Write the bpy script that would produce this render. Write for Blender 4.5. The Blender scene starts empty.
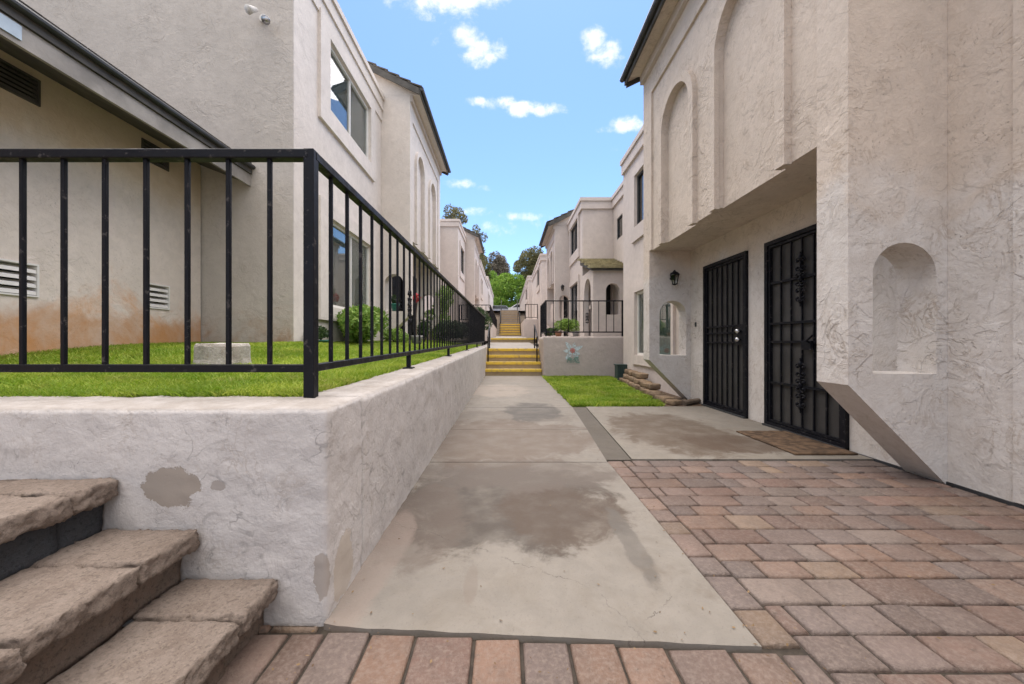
import bpy, bmesh, math, random
import numpy as np
from mathutils import Vector, noise as mn
R = math.radians
random.seed(7); rng = np.random.default_rng(7)
scene = bpy.context.scene
COL = scene.collection

# ------------------------------------------------------------------ materials
MATS = {}
class NT:
    def __init__(s, name, rough=.8, spec=.3):
        s.m = bpy.data.materials.new(name); s.m.use_nodes = True
        s.t = s.m.node_tree; s.b = s.t.nodes['Principled BSDF']
        s.b.inputs['Roughness'].default_value = rough
        s.b.inputs['Specular IOR Level'].default_value = spec
        MATS[name] = s.m
        s._pos = None
    def n(s, typ, **k):
        nd = s.t.nodes.new(typ)
        for a, v in k.items():
            if a.startswith('i_'):
                key = a[2:]
                key = int(key) if key.isdigit() else key.replace('_', ' ')
                s.put(nd.inputs[key], v)
            else: setattr(nd, a, v)
        return nd
    def put(s, inp, v):
        if hasattr(v, 'is_output') or isinstance(v, bpy.types.NodeSocket): s.t.links.new(v, inp)
        else: inp.default_value = v
    def pos(s):
        if s._pos is None: s._pos = s.n('ShaderNodeNewGeometry').outputs['Position']
        return s._pos
    def mapped(s, scale=(1,1,1), loc=(0,0,0)):
        mp = s.n('ShaderNodeMapping'); s.put(mp.inputs['Vector'], s.pos())
        mp.inputs['Scale'].default_value = scale; mp.inputs['Location'].default_value = loc
        return mp.outputs[0]
    def noise(s, scale, detail=4, rough=.55, dist=0, vec=None):
        nd = s.n('ShaderNodeTexNoise', i_Scale=scale, i_Detail=detail, i_Roughness=rough, i_Distortion=dist)
        s.put(nd.inputs['Vector'], vec if vec is not None else s.pos())
        return nd.outputs['Fac']
    def ramp(s, v, a, b, x=0., y=1.):
        nd = s.n('ShaderNodeMapRange', interpolation_type='SMOOTHSTEP')
        s.put(nd.inputs[0], v); nd.inputs[1].default_value = a; nd.inputs[2].default_value = b
        nd.inputs[3].default_value = x; nd.inputs[4].default_value = y
        return nd.outputs[0]
    def math(s, op, a, b=0., c=0.):
        nd = s.n('ShaderNodeMath', operation=op); s.put(nd.inputs[0], a); s.put(nd.inputs[1], b); s.put(nd.inputs[2], c)
        return nd.outputs[0]
    def mix(s, f, a, b, mode='MIX'):
        nd = s.n('ShaderNodeMix', data_type='RGBA', blend_type=mode)
        s.put(nd.inputs[0], f)
        for i, v in ((6, a), (7, b)):
            if isinstance(v, (tuple, list)): v = (*v[:3], 1)
            s.put(nd.inputs[i], v)
        return nd.outputs[2]
    def bump(s, h, strength=.4, dist=.01):
        nd = s.n('ShaderNodeBump'); nd.inputs['Strength'].default_value = strength; nd.inputs['Distance'].default_value = dist
        s.put(nd.inputs['Height'], h); s.t.links.new(nd.outputs[0], s.b.inputs['Normal'])
    def color(s, c): s.put(s.b.inputs['Base Color'], (*c[:3], 1) if isinstance(c, (tuple, list)) else c)
    def xyz(s):
        nd = s.n('ShaderNodeSeparateXYZ'); s.put(nd.inputs[0], s.pos()); return nd.outputs
    def blob(s, c, r):
        """1 inside an ellipsoid at c with radii r, 0 outside, linear falloff value (1-d)"""
        mp = s.n('ShaderNodeVectorMath', operation='SUBTRACT'); s.put(mp.inputs[0], s.pos()); mp.inputs[1].default_value = c
        dv = s.n('ShaderNodeVectorMath', operation='DIVIDE'); s.put(dv.inputs[0], mp.outputs[0]); dv.inputs[1].default_value = r
        ln = s.n('ShaderNodeVectorMath', operation='LENGTH'); s.put(ln.inputs[0], dv.outputs[0])
        return s.math('SUBTRACT', 1., ln.outputs['Value'])

def plain(name, c, rough=.6, metal=0, spec=.4, var=.12, scale=6, bump=0, bscale=40):
    t = NT(name, rough, spec); t.b.inputs['Metallic'].default_value = metal
    f = t.ramp(t.noise(scale, 4), .3, .7)
    t.color(t.mix(f, tuple(x*(1-var) for x in c), tuple(min(1, x*(1+var)) for x in c)))
    if bump: t.bump(t.noise(bscale, 3), bump, .005)
    return t.m

def stucco(name, c, low=None, lowz=1.95, stain=None, crease=.35, tex=1., patch=None, topstain=None, rough=.9, bmp=1., fine=1., topdirt_dim=False, plt=1., crk=.35):
    t = NT(name, rough, .15)
    big = t.ramp(t.noise(.9, 4, .6), .3, .7)
    mid = t.ramp(t.noise(7, 5, .65, .6), .3, .7)
    col = t.mix(big, tuple(x*.94 for x in c), tuple(x*1.05 for x in c))
    z = t.xyz()
    if low:
        e = t.math('ADD', z[2], t.math('MULTIPLY', t.math('SUBTRACT', t.noise(1.3, 4, .6, 1.), .5), 1.3))
        col = t.mix(t.ramp(e, lowz-.22, lowz+.22, 1, 0), col, tuple(low))
    col = t.mix(t.math('MULTIPLY', mid, .30), col, tuple(x*.70 for x in c))
    col = t.mix(t.math('MULTIPLY', t.ramp(t.noise(24, 7, .8, .4), .5, .72), .32), col, tuple(x*.62 for x in c))
    # skip-trowel creases : thin ridges where a strongly distorted noise crosses one value
    n1 = t.noise(2.6*tex, 3, .5, 1.6)
    ridge = t.ramp(t.math('ABSOLUTE', t.math('SUBTRACT', n1, .5)), .0, .03, 1, 0)
    gate = t.ramp(t.noise(1.7*tex, 2), .42, .62)
    ridge = t.math('MULTIPLY', ridge, gate)
    plate = t.math('ADD', t.ramp(n1, .47, .53), t.math('MULTIPLY', t.ramp(t.noise(3.4*tex, 5, .6, 2.2), .50, .545), .8))
    edge = t.math('MULTIPLY', t.ramp(t.math('ABSOLUTE', t.math('SUBTRACT', t.noise(3.4*tex, 5, .6, 2.2), .5)), 0, .05, 1, 0), t.ramp(t.noise(2.3*tex, 5, .7), .45, .68))
    n2 = t.noise(6.5*tex, 3, .55, 1.2)
    ridge2 = t.math('MULTIPLY', t.ramp(t.math('ABSOLUTE', t.math('SUBTRACT', n2, .48)), 0, .02, 1, 0), t.ramp(t.noise(3.1*tex, 2), .5, .66))
    rr = t.math('MULTIPLY', t.math('MAXIMUM', ridge, ridge2), t.ramp(t.noise(11, 4, .6), .35, .62))
    rr = t.math('MULTIPLY', rr, crk)
    col = t.mix(t.math('MULTIPLY', edge, crease*.5), col, (c[0]*.55, c[1]*.48, c[2]*.41))
    col = t.mix(t.math('MULTIPLY', rr, crease), col, tuple(x*.5 for x in c))
    pits = t.math('MULTIPLY', t.ramp(t.noise(48*fine**.3, 5, .75), .60, .68), t.ramp(t.noise(2.9, 5, .7), .42, .62))
    col = t.mix(t.math('MULTIPLY', pits, .5), col, tuple(x*.42 for x in c))
    if topdirt_dim:  # upward faces darkened in colour: dirt, plus toning down of open-sky brightness
        gn = t.n('ShaderNodeNewGeometry'); sx = t.n('ShaderNodeSeparateXYZ'); t.put(sx.inputs[0], gn.outputs['Normal'])
        col = t.mix(t.math('MULTIPLY', t.ramp(sx.outputs[2], .4, .9), t.ramp(t.noise(6, 7, .75), .25, .65, .45, .95)), col, (.30, .27, .245))
    if stain:
        sc, sz = stain
        e = t.math('ADD', z[2], t.math('MULTIPLY', t.math('SUBTRACT', t.noise(1.0, 8, .68, .8), .5), 3.0))
        msk = t.math('MULTIPLY', t.ramp(e, sz-.45, sz+.12, 1, 0), t.ramp(t.noise(3.2, 7, .7, .3, t.mapped((1, 1, .45))), .30, .66, .25, 1))
        col = t.mix(t.math('MULTIPLY', msk, .85), col, tuple(sc))
        e2 = t.math('ADD', z[2], t.math('MULTIPLY', t.math('SUBTRACT', t.noise(3.3, 4, .6, .8), .5), .5))
        col = t.mix(t.math('MULTIPLY', t.ramp(e2, sz-.28, sz-.1, 1, 0), .5), col, tuple(x*.7 for x in sc))
    if topstain:
        tc, tz = topstain
        e = t.math('ADD', z[2], t.math('MULTIPLY', t.math('SUBTRACT', t.noise(1.4, 4, .6, .8), .5), 1.0))
        col = t.mix(t.math('MULTIPLY', t.ramp(e, tz-.3, tz+.3), .6), col, tuple(tc))
    pb = None
    if patch:
        for (pc, pr, pcol) in patch:
            d = t.math('ADD', t.blob(pc, pr), t.math('MULTIPLY', t.math('SUBTRACT', t.noise(10, 8, .75, .3), .5), 1.5))
            f = t.ramp(d, .0, .05)
            col = t.mix(f, col, tuple(pcol))
            pb = f if pb is None else t.math('MAXIMUM', pb, f)
    t.color(col)
    h = t.math('ADD', t.math('MULTIPLY', t.noise(5*tex, 6, .62, .25), .7), t.math('SUBTRACT', t.math('MULTIPLY', t.math('MULTIPLY', plate, t.ramp(t.noise(1.5, 4, .6), .42, .66)), .20*plt), t.math('MULTIPLY', pits, .3)))
    h = t.math('ADD', h, t.math('MULTIPLY', t.noise(55, 4, .65), .22*fine))
    if pb is not None: h = t.math('ADD', t.math('MULTIPLY', h, t.math('SUBTRACT', 1., t.math('MULTIPLY', pb, .8))), t.math('MULTIPLY', pb, .25))
    t.bump(h, .75*bmp, .02)
    return t.m

def concrete(name, c, stains=(), crack=(), dark=.75):
    t = NT(name, .75, .3)
    a = t.ramp(t.noise(1.6, 5, .6), .3, .7); b = t.ramp(t.noise(9, 6, .7, .4), .35, .75)
    col = t.mix(a, tuple(x*.9 for x in c), tuple(x*1.08 for x in c))
    col = t.mix(t.math('MULTIPLY', b, .4), col, tuple(x*.62 for x in c))
    col = t.mix(t.math('MULTIPLY', t.ramp(t.noise(3.2, 8, .75, .6), .42, .7), .5), col, (c[0]*.72, c[1]*.68, c[2]*.62))
    sp = t.ramp(t.noise(120, 2), .6, .75)
    col = t.mix(t.math('MULTIPLY', t.ramp(t.noise(38, 5, .8), .62, .74), .5), col, tuple(x*.4 for x in c))
    col = t.mix(t.math('MULTIPLY', sp, .35), col, tuple(x*.5 for x in c))
    wet = None
    for (pc, pr, sc, st) in stains:
        d = t.math('ADD', t.blob(pc, pr), t.math('MULTIPLY', t.math('SUBTRACT', t.noise(3.5, 9, .72, .5), .5), 1.5))
        f = t.math('MULTIPLY', t.ramp(d, -.05, .24), t.ramp(t.noise(5, 5, .6), .25, .65, .55*st, st))
        col = t.mix(f, col, tuple(sc))
    # random brown blots
    r2 = t.ramp(t.noise(2.2, 6, .7, .3), .58, .72)
    col = t.mix(t.math('MULTIPLY', r2, .5), col, (c[0]*.55, c[1]*.47, c[2]*.4))
    if crack:
        xx = t.xyz(); wob = t.math('MULTIPLY', t.math('SUBTRACT', t.noise(7, 6, .7), .5), .12)
        cr = None
        for (x0, y0, x1, y1) in crack:
            L = math.hypot(x1-x0, y1-y0); nx_, ny_ = -(y1-y0)/L, (x1-x0)/L
            d = t.math('ADD', t.math('ADD', t.math('MULTIPLY', xx[0], nx_), t.math('MULTIPLY', xx[1], ny_)), -(x0*nx_+y0*ny_))
            l = t.math('ABSOLUTE', t.math('ADD', t.math('ADD', t.math('MULTIPLY', xx[0], (x1-x0)/L), t.math('MULTIPLY', xx[1], (y1-y0)/L)), -((x0+x1)/2*(x1-x0)/L+(y0+y1)/2*(y1-y0)/L)))
            f = t.math('MULTIPLY', t.ramp(t.math('ABSOLUTE', t.math('ADD', d, wob)),   .0004, .0022, 1, 0), t.ramp(l, L/2, L/2+.02, 1, 0))
            cr = f if cr is None else t.math('MAXIMUM', cr, f)
        col = t.mix(t.math('MULTIPLY', cr, t.ramp(t.noise(11, 3), .35, .65, .05, .8)), col, (.06, .05, .042))
    t.color(col)
    t.bump(t.math('ADD', t.noise(60, 6, .8), t.math('MULTIPLY', t.noise(6, 4), .6)), .5, .006)
    return t.m

def leafmat(name, c1, c2, trans=.25):
    t = NT(name, .55, .3)
    g = t.n('ShaderNodeNewGeometry')
    f = g.outputs['Random Per Island']
    col = t.mix(f, c1, c2)
    col = t.mix(t.ramp(t.noise(1.3, 3), .35, .65, 0, .5), col, tuple(x*.6 for x in c1))
    if name == 'grass': col = t.mix(t.ramp(t.noise(5, 5, .7), .5, .7, 0, .55), col, (.40, .36, .12)); col = t.mix(t.ramp(t.noise(2.2, 4, .6), .4, .65, 0, .5), col, (.12, .27, .012))
    t.color(col)
    tr = t.n('ShaderNodeBsdfTranslucent'); t.put(tr.inputs[0], col)
    mx = t.n('ShaderNodeMixShader'); mx.inputs[0].default_value = trans
    t.t.links.new(t.b.outputs[0], mx.inputs[1]); t.t.links.new(tr.outputs[0], mx.inputs[2])
    t.t.links.new(mx.outputs[0], t.t.nodes['Material Output'].inputs[0])
    return t.m

def glassmat(name):
    t = NT(name, .03, .6)
    gl = t.n('ShaderNodeBsdfGlossy'); gl.inputs['Roughness'].default_value = .02
    tp = t.n('ShaderNodeBsdfTransparent'); tp.inputs[0].default_value = (.95, .98, .97, 1)
    fr = t.n('ShaderNodeFresnel'); fr.inputs[0].default_value = 1.5
    f = t.math('ADD', t.math('MULTIPLY', fr.outputs[0], .8), .04)
    mx = t.n('ShaderNodeMixShader'); t.put(mx.inputs[0], f)
    t.t.links.new(tp.outputs[0], mx.inputs[1]); t.t.links.new(gl.outputs[0], mx.inputs[2])
    t.t.links.new(mx.outputs[0], t.t.nodes['Material Output'].inputs[0])
    return t.m

def pavermat():
    t = NT('paver', .6, .35)
    at = t.n('ShaderNodeAttribute'); at.attribute_name = 'Col'
    a = t.ramp(t.noise(5, 5, .65), .3, .7); b = t.ramp(t.noise(60, 4, .7), .4, .7)
    col = t.mix(t.math('MULTIPLY', a, .5), at.outputs['Color'], (.095, .075, .065))
    col = t.mix(t.math('MULTIPLY', b, .45), col, (.27, .215, .18))
    col = t.mix(t.math('MULTIPLY', t.ramp(t.noise(26, 6, .8), .56, .7), .6), col, (.06, .048, .04))
    w = t.ramp(t.noise(1.3, 7, .7, .5), .48, .66)
    col = t.mix(t.math('MULTIPLY', w, .45), col, (.10, .065, .05))
    t.color(col)
    t.bump(t.math('ADD', t.noise(90, 4, .7), t.math('MULTIPLY', t.noise(18, 4), .7)), .8, .008)
    return t.m

def stonemat(name, c1, c2, c3=(.36, .24, .18)):
    t = NT(name, .9, .15)
    a = t.ramp(t.noise(4, 5, .65), .3, .7); b = t.ramp(t.noise(14, 6, .7, .5), .4, .7)
    col = t.mix(a, c1, c2); col = t.mix(t.math('MULTIPLY', b, .45), col, c3)
    col = t.mix(t.math('MULTIPLY', t.ramp(t.noise(70, 6, .85), .50, .60), .6), col, tuple(x*.4 for x in c1))
    col = t.mix(t.math('MULTIPLY', t.ramp(t.noise(110, 4, .8), .50, .62), .35), col, tuple(min(1, x*1.7) for x in c1))
    gi = t.n('ShaderNodeNewGeometry'); col = t.mix(t.math('MULTIPLY', gi.outputs['Random Per Island'], .3), col, tuple(x*.55 for x in c1))
    t.color(col)
    t.bump(t.math('ADD', t.noise(75, 7, .85), t.math('MULTIPLY', t.noise(14, 6, .75), 1.0)), .9, .012)
    return t.m

M_LOW = (.63, .595, .56)
m_right = stucco('stucco_right', (.62, .535, .455), low=M_LOW, lowz=1.95, crease=.95, tex=1.25, plt=1.5, crk=.55)
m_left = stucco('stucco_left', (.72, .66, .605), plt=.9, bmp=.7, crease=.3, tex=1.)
m_leftfront = stucco('stucco_left_front', (.50, .44, .385), crease=.2, tex=.9)
m_shed = stucco('stucco_shed', (.74, .66, .59), stain=((.62, .29, .095), 1.42), topstain=((.52, .38, .24), 2.9), plt=.9, bmp=.8, crease=.3)
m_leftshade = stucco('stucco_left_shade', (.54, .495, .45), stain=((.38, .22, .12), 1.12), crease=.5, tex=1.3, plt=1.1, bmp=.8)  # front of the left house: darker copy, its shade put into the colour
m_far = stucco('stucco_far', (.63, .56, .515), crease=.1, plt=.2, bmp=.6)
m_ret = stucco('stucco_retaining', (.58, .555, .545), crease=.8, tex=2.0, bmp=.5, fine=1.8, topdirt_dim=True, plt=.9, crk=1., patch=[
    ((-1.14, 1.24, .457), (.095, .2, .068), (.33, .29, .255)),
    ((-.63, 1.235, .16), (.03, .04, .09), (.40, .36, .33)),
    ((-.60, 1.36, .12), (.03, .09, .12), (.50, .45, .40)),
    ((-.98, 1.24, .46), (.028, .2, .02), (.36, .33, .31))])
m_ret2 = stucco('stucco_terrace', (.50, .44, .41), crease=.3, tex=1.6, plt=.3)
m_soffit = plain('soffit_paint', (.46, .38, .30), .8, var=.08, scale=4, bump=.3)
m_walk = concrete('concrete_walk', (.232, .210, .182), crack=((-.6, 1.92, .35, 1.39), (.33, 1.42, .45, 1.1), (-.2, 4.6, .9, 3.1), (.3, 1.05, .6, 1.35)), stains=(
    ((-.02, 2.2, 0), (.72, .62, 1), (.072, .060, .050), .95),
    ((.32, 2.05, 0), (.38, .4, 1), (.085, .062, .046), .8),
    ((.05, 2.65, 0), (.85, .35, 1), (.12, .10, .085), .85),
    ((-.45, 1.95, 0), (.25, .5, 1), (.12, .095, .078), .7),
    ((0, 4.6, 0), (.9, .5, 1), (.13, .11, .09), .6),
    ((-.1, 3.6, 0), (1.1, .85, 1), (.13, .10, .078), .8),
    ((.35, 5.0, 0), (.4, .75, 1), (.085, .078, .07), .85),
    ((-.2, 7.2, 0), (.7, 1.0, 1), (.33, .28, .235), .6),
    ((.58, 1.75, 0), (.06, .35, 1), (.12, .108, .095), .85),
    ((-.14, 1.42, 0), (.03, .13, 1), (.17, .14, .115), .5),
    ((-.55, 1.6, 0), (.1, .5, 1), (.25, .2, .17), .6)))
m_patio = concrete('concrete_patio', (.232, .208, .176), stains=(
    ((1.75, 3.9, 0), (.65, 1.0, 1), (.10, .072, .05), .9),
    ((2.1, 3.4, 0), (.5, .35, 1), (.09, .062, .043), .85)))
m_strip = concrete('concrete_strip', (.115, .10, .082))
m_step = concrete('concrete_step', (.42, .33, .21))
m_farpath = concrete('concrete_far', (.33, .30, .27))
m_joint = plain('joint_sand', (.045, .036, .028), .95, bump=.6, bscale=120, var=.3, scale=30)
m_paver = pavermat()
m_cap = stonemat('cap_stone', (.31, .25, .21), (.39, .325, .28), (.17, .125, .10))
m_riser = stonemat('riser_stone', (.24, .20, .17), (.34, .26, .21))
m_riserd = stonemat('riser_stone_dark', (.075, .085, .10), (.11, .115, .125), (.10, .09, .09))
m_block = stonemat('edging_stone', (.30, .22, .14), (.20, .14, .09))
m_blockd = stonemat('edging_stone_dark', (.20, .14, .095), (.34, .26, .18), (.12, .085, .06))
m_soil = plain('soil', (.10, .065, .042), .95, bump=.8, bscale=60, var=.35, scale=14)
m_lawn = plain('lawn_soil', (.075, .12, .02), .95, bump=.6, bscale=80, var=.4, scale=25)
m_grass = leafmat('grass', (.20, .34, .015), (.56, .62, .11), .45)
m_leaf = leafmat('leaf_bright', (.13, .27, .04), (.38, .50, .12), .35)
m_leafd = leafmat('leaf_dark', (.025, .055, .02), (.07, .12, .035), .2)
m_leafo = leafmat('leaf_olive', (.12, .12, .055), (.24, .23, .10), .25)
m_leafg = leafmat('leaf_green_tree', (.12, .26, .03), (.36, .52, .09), .4)
m_leafgrey = leafmat('leaf_grey', (.13, .115, .095), (.22, .20, .15), .2)
m_bark = plain('bark', (.12, .09, .065), .9, bump=.8, bscale=20, var=.3, scale=8)
m_flower = plain('flower_red', (.55, .03, .04), .5)
def ironmat():
    t = NT('black_iron', .4, .18)
    f = t.ramp(t.noise(28, 6, .7), .58, .66)
    t.color(t.mix(f, (.007, .0075, .011), (.06, .055, .055)))
    t.put(t.b.inputs['Roughness'], t.ramp(t.noise(12, 4), .3, .7, .35, .6))
    t.bump(t.noise(60, 4), .25, .003)
    return t.m
m_iron = ironmat()
m_screen = plain('door_screen', (.045, .043, .042), .55, var=.2, bump=.1)
m_woodd = plain('door_behind', (.10, .045, .03), .5, var=.25, scale=3)
m_silver = plain('steel', (.55, .55, .56), .25, metal=1, var=.05)
m_white = plain('white_paint', (.72, .70, .67), .55, var=.05)
m_trimw = plain('vinyl_frame', (.74, .72, .68), .4, var=.04)
m_beigetrim = plain('beige_trim', (.52, .46, .41), .7, var=.08, bump=.3)
m_fascia = plain('fascia_wood', (.30, .28, .255), .75, var=.25, scale=3, bump=.5, bscale=30)
m_fasciad = plain('fascia_dark', (.075, .07, .062), .7, var=.3, scale=5, bump=.3)
m_gutter = plain('gutter_dark', (.04, .042, .045), .45, var=.25)
m_tile = stonemat('roof_tile', (.10, .09, .08), (.16, .145, .125), (.08, .075, .06))
m_tileg = stonemat('roof_tile_mossy', (.40, .36, .20), (.16, .13, .08), (.42, .38, .24))
m_dark = plain('dark_interior', (.015, .014, .014), .9)
m_blind = plain('blind_slats', (.72, .80, .78), .6, var=.06)
m_blindg = plain('blind_slats_green', (.66, .80, .74), .6, var=.1)
m_glass = glassmat('window_glass')
def yellowmat():
    t = NT('yellow_paint', .6, .3)
    t.color(t.mix(t.ramp(t.noise(9, 5, .7), .48, .68), (.70, .50, .07), (.42, .30, .13)))
    return t.m
m_yellow = yellowmat()
m_mat = plain('doormat_fibre', (.10, .062, .036), .95, var=.5, scale=14, bump=.8, bscale=140)
m_planter = plain('planter_green', (.035, .06, .055), .5, var=.2)
m_teal = plain('pot_teal', (.02, .16, .12), .35)
m_terra = plain('terracotta', (.34, .16, .09), .7)
m_potg = plain('pot_grey', (.28, .27, .27), .6)
m_stump = stonemat('painted_stump', (.66, .63, .59), (.40, .33, .27), (.16, .12, .09))
m_lamp = glassmat('lantern_glass')
m_bluemetal = plain('flashing', (.42, .50, .56), .5, metal=.2)
m_carw = plain('car_paint_white', (.7, .7, .7), .25); m_carg = plain('car_paint_grey', (.35, .38, .44), .25)
m_tyre = plain('tyre', (.02, .02, .02), .8); m_carglass = plain('car_glass', (.02, .025, .03), .05, spec=.8)
m_bin = plain('bin_plastic', (.02, .03, .025), .5)
m_ground = plain('ground_soil', (.24, .2, .16), .95, var=.2, scale=2, bump=.5)

# ------------------------------------------------------------------ mesh helpers
def finish(bm, recalc=True):
    if recalc: bmesh.ops.recalc_face_normals(bm, faces=bm.faces)
def link(name, me, mat, parent, smooth=False):
    o = bpy.data.objects.new(name, me); COL.objects.link(o)
    if mat: me.materials.append(mat)
    if smooth:
        for p in me.polygons: p.use_smooth = True
    if parent is not None: o.parent = parent
    return o
def wloc(o):
    v = Vector((0, 0, 0))
    while o is not None: v += o.location; o = o.parent
    return v
def mk(name, bm, mat, parent=None, smooth=False, recalc=True, origin=None):
    """link a bmesh built in world coordinates as one object"""
    finish(bm, recalc)
    off = wloc(parent) if parent is not None else Vector((0, 0, 0))
    if origin is None and parent is None: origin = None
    o0 = Vector(origin) if origin is not None else (off if parent is not None else Vector((0, 0, 0)))
    for v in bm.verts: v.co -= o0
    me = bpy.data.meshes.new(name); bm.to_mesh(me); bm.free()
    o = link(name, me, mat, parent, smooth)
    o.location = o0 - off
    return o
def tag(o, label, cat, group=None):
    o['label'] = label; o['category'] = cat
    if group: o['group'] = group
    return o
def thing(name, label, cat, loc, group=None):
    o = bpy.data.objects.new(name, None); COL.objects.link(o); o.location = loc; o.empty_display_size = .1
    return tag(o, label, cat, group)
def struct(o, kind='structure'): o['kind'] = kind; return o
def NB(): return bmesh.new()
def box(bm, x0, x1, y0, y1, z0, z1, zf=None):
    if x0 > x1: x0, x1 = x1, x0
    if y0 > y1: y0, y1 = y1, y0
    vs = [bm.verts.new((x, y, z)) for z in (z0, z1) for y in (y0, y1) for x in (x0, x1)]
    for f in ((0,1,3,2), (4,6,7,5), (0,4,5,1), (2,3,7,6), (0,2,6,4), (1,5,7,3)): bm.faces.new([vs[i] for i in f])
    return vs
def bbox(bm, x0, x1, y0, y1, z0, z1, r=.005):
    """box with chamfered edges"""
    t = bmesh.new(); box(t, x0, x1, y0, y1, z0, z1)
    bmesh.ops.bevel(t, geom=list(t.edges), offset=r, segments=2, affect='EDGES', profile=.5)
    merge(bm, t)
def merge(bm, t):
    finish(t); me = bpy.data.meshes.new('tmp'); t.to_mesh(me); t.free(); bm.from_mesh(me); bpy.data.meshes.remove(me)
def P3(plane, u, v, w):
    return {'xz': (u, w, v), 'yz': (w, u, v), 'xy': (u, v, w)}[plane]
def prism(bm, plane, outer, holes, a, b):
    t = bmesh.new(); es = []
    for loop in [outer] + list(holes):
        vs = [t.verts.new(P3(plane, u, v, a)) for u, v in loop]
        for i in range(len(vs)): es.append(t.edges.new((vs[i], vs[(i+1) % len(vs)])))
    bmesh.ops.triangle_fill(t, use_beauty=True, use_dissolve=False, edges=es)
    ext = bmesh.ops.extrude_face_region(t, geom=list(t.faces))
    d = Vector(P3(plane, 0, 0, b)) - Vector(P3(plane, 0, 0, a))
    for g in ext['geom']:
        if isinstance(g, bmesh.types.BMVert): g.co += d
    merge(bm, t)
def rect(u0, u1, v0, v1): return [(u0, v0), (u1, v0), (u1, v1), (u0, v1)]
def arch(u0, u1, v0, vt, n=16):
    r = abs(u1-u0)/2; c = (u0+u1)/2; pts = [(u0, v0), (u1, v0)] if u0 < u1 else [(u1, v0), (u0, v0)]
    for i in range(n+1):
        a = math.pi*i/n; pts.append((c+r*math.cos(a), vt-r+r*math.sin(a)))
    return pts
def tube(bm, pts, r, n=8, r2=None):
    pts = [Vector(p) for p in pts]; rings = []
    for i, p in enumerate(pts):
        d = (pts[min(i+1, len(pts)-1)] - pts[max(i-1, 0)]).normalized()
        a = d.orthogonal().normalized() if i == 0 else (a - d*a.dot(d)).normalized()
        b = d.cross(a); rr = r if r2 is None else r+(r2-r)*i/(len(pts)-1)
        rings.append([bm.verts.new(p + (a*math.cos(t)+b*math.sin(t))*rr) for t in (2*math.pi*k/n for k in range(n))])
    for i in range(len(rings)-1):
        for k in range(n): bm.faces.new((rings[i][k], rings[i][(k+1)%n], rings[i+1][(k+1)%n], rings[i+1][k]))
    bm.faces.new(rings[0][::-1]); bm.faces.new(rings[-1])
def lathe(bm, c, prof, n=20):
    c = Vector(c); rings = []
    for r, z in prof: rings.append([bm.verts.new(c+Vector((r*math.cos(t), r*math.sin(t), z))) for t in (2*math.pi*k/n for k in range(n))])
    for i in range(len(rings)-1):
        for k in range(n): bm.faces.new((rings[i][k], rings[i][(k+1)%n], rings[i+1][(k+1)%n], rings[i+1][k]))
    bm.faces.new(rings[0][::-1]); bm.faces.new(rings[-1])
def sphere(bm, c, r, sx=1, sy=1, sz=1, n=12):
    t = bmesh.new(); bmesh.ops.create_uvsphere(t, u_segments=n, v_segments=n//2+2, radius=r)
    for v in t.verts: v.co = Vector((v.co.x*sx, v.co.y*sy, v.co.z*sz)) + Vector(c)
    merge(bm, t)
def rockbox(bm, lo, hi, step, r, amp, freq, zfn=None, rot=0, fine=0, top=None):
    """box with gridded faces, rounded edges and real surface noise"""
    lo = Vector(lo); hi = Vector(hi); n = [max(1, int(round((hi[i]-lo[i])/step))) for i in range(3)]
    verts = {}
    ilo = lo + Vector((r, r, r)); ihi = hi - Vector((r, r, r)); c0 = (lo+hi)/2
    ca, sa = math.cos(rot), math.sin(rot)
    def V(i, j, k):
        key = (i, j, k)
        if key in verts: return verts[key]
        p = Vector((lo[0]+(hi[0]-lo[0])*i/n[0], lo[1]+(hi[1]-lo[1])*j/n[1], lo[2]+(hi[2]-lo[2])*k/n[2]))
        q = Vector([min(max(p[a], ilo[a]), ihi[a]) for a in range(3)]); d = p-q
        if d.length > 1e-9:
            d.normalize(); af = 1 if top is None else (top if d.z > .8 else 1)
            s = af*(amp*mn.noise(p*freq) + amp*.5*mn.noise(p*freq*2.7) + fine*mn.noise(p*freq*7))
            edge = sum(1 for a in range(3) if abs(d[a]) > .3) > 1
            if edge: s -= amp*1.2*max(0, mn.noise(p*freq*1.6+Vector((5, 2, 9))))
            p = q + d*(r+s)
        if zfn: p.z += zfn(p)
        if rot:
            e = p-c0; p = c0+Vector((e.x*ca-e.y*sa, e.x*sa+e.y*ca, e.z))
        verts[key] = bm.verts.new(p); return verts[key]
    for a, b, c in ((0,1,2), (1,2,0), (2,0,1)):
        for s in (0, n[c]):
            for i in range(n[a]):
                for j in range(n[b]):
                    q = []
                    for (ii, jj) in ((i, j), (i+1, j), (i+1, j+1), (i, j+1)):
                        k = [0, 0, 0]; k[a] = ii; k[b] = jj; k[c] = s; q.append(V(*k))
                    bm.faces.new(q if s else q[::-1])
def rawmesh(name, verts, faces, mat, parent=None, origin=(0, 0, 0), col=None):
    me = bpy.data.meshes.new(name)
    v = np.asarray(verts, dtype=np.float32) - np.array(origin, dtype=np.float32)
    f = np.asarray(faces, dtype=np.int32); k = f.shape[1]
    me.vertices.add(len(v)); me.vertices.foreach_set('co', v.ravel())
    me.loops.add(f.size); me.loops.foreach_set('vertex_index', f.ravel())
    me.polygons.add(len(f)); me.polygons.foreach_set('loop_start', np.arange(0, f.size, k, dtype=np.int32))
    me.update(calc_edges=True); me.validate()
    o = link(name, me, mat, parent)
    o.location = Vector(origin) - (wloc(parent) if parent is not None else Vector((0, 0, 0)))
    return o
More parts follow.
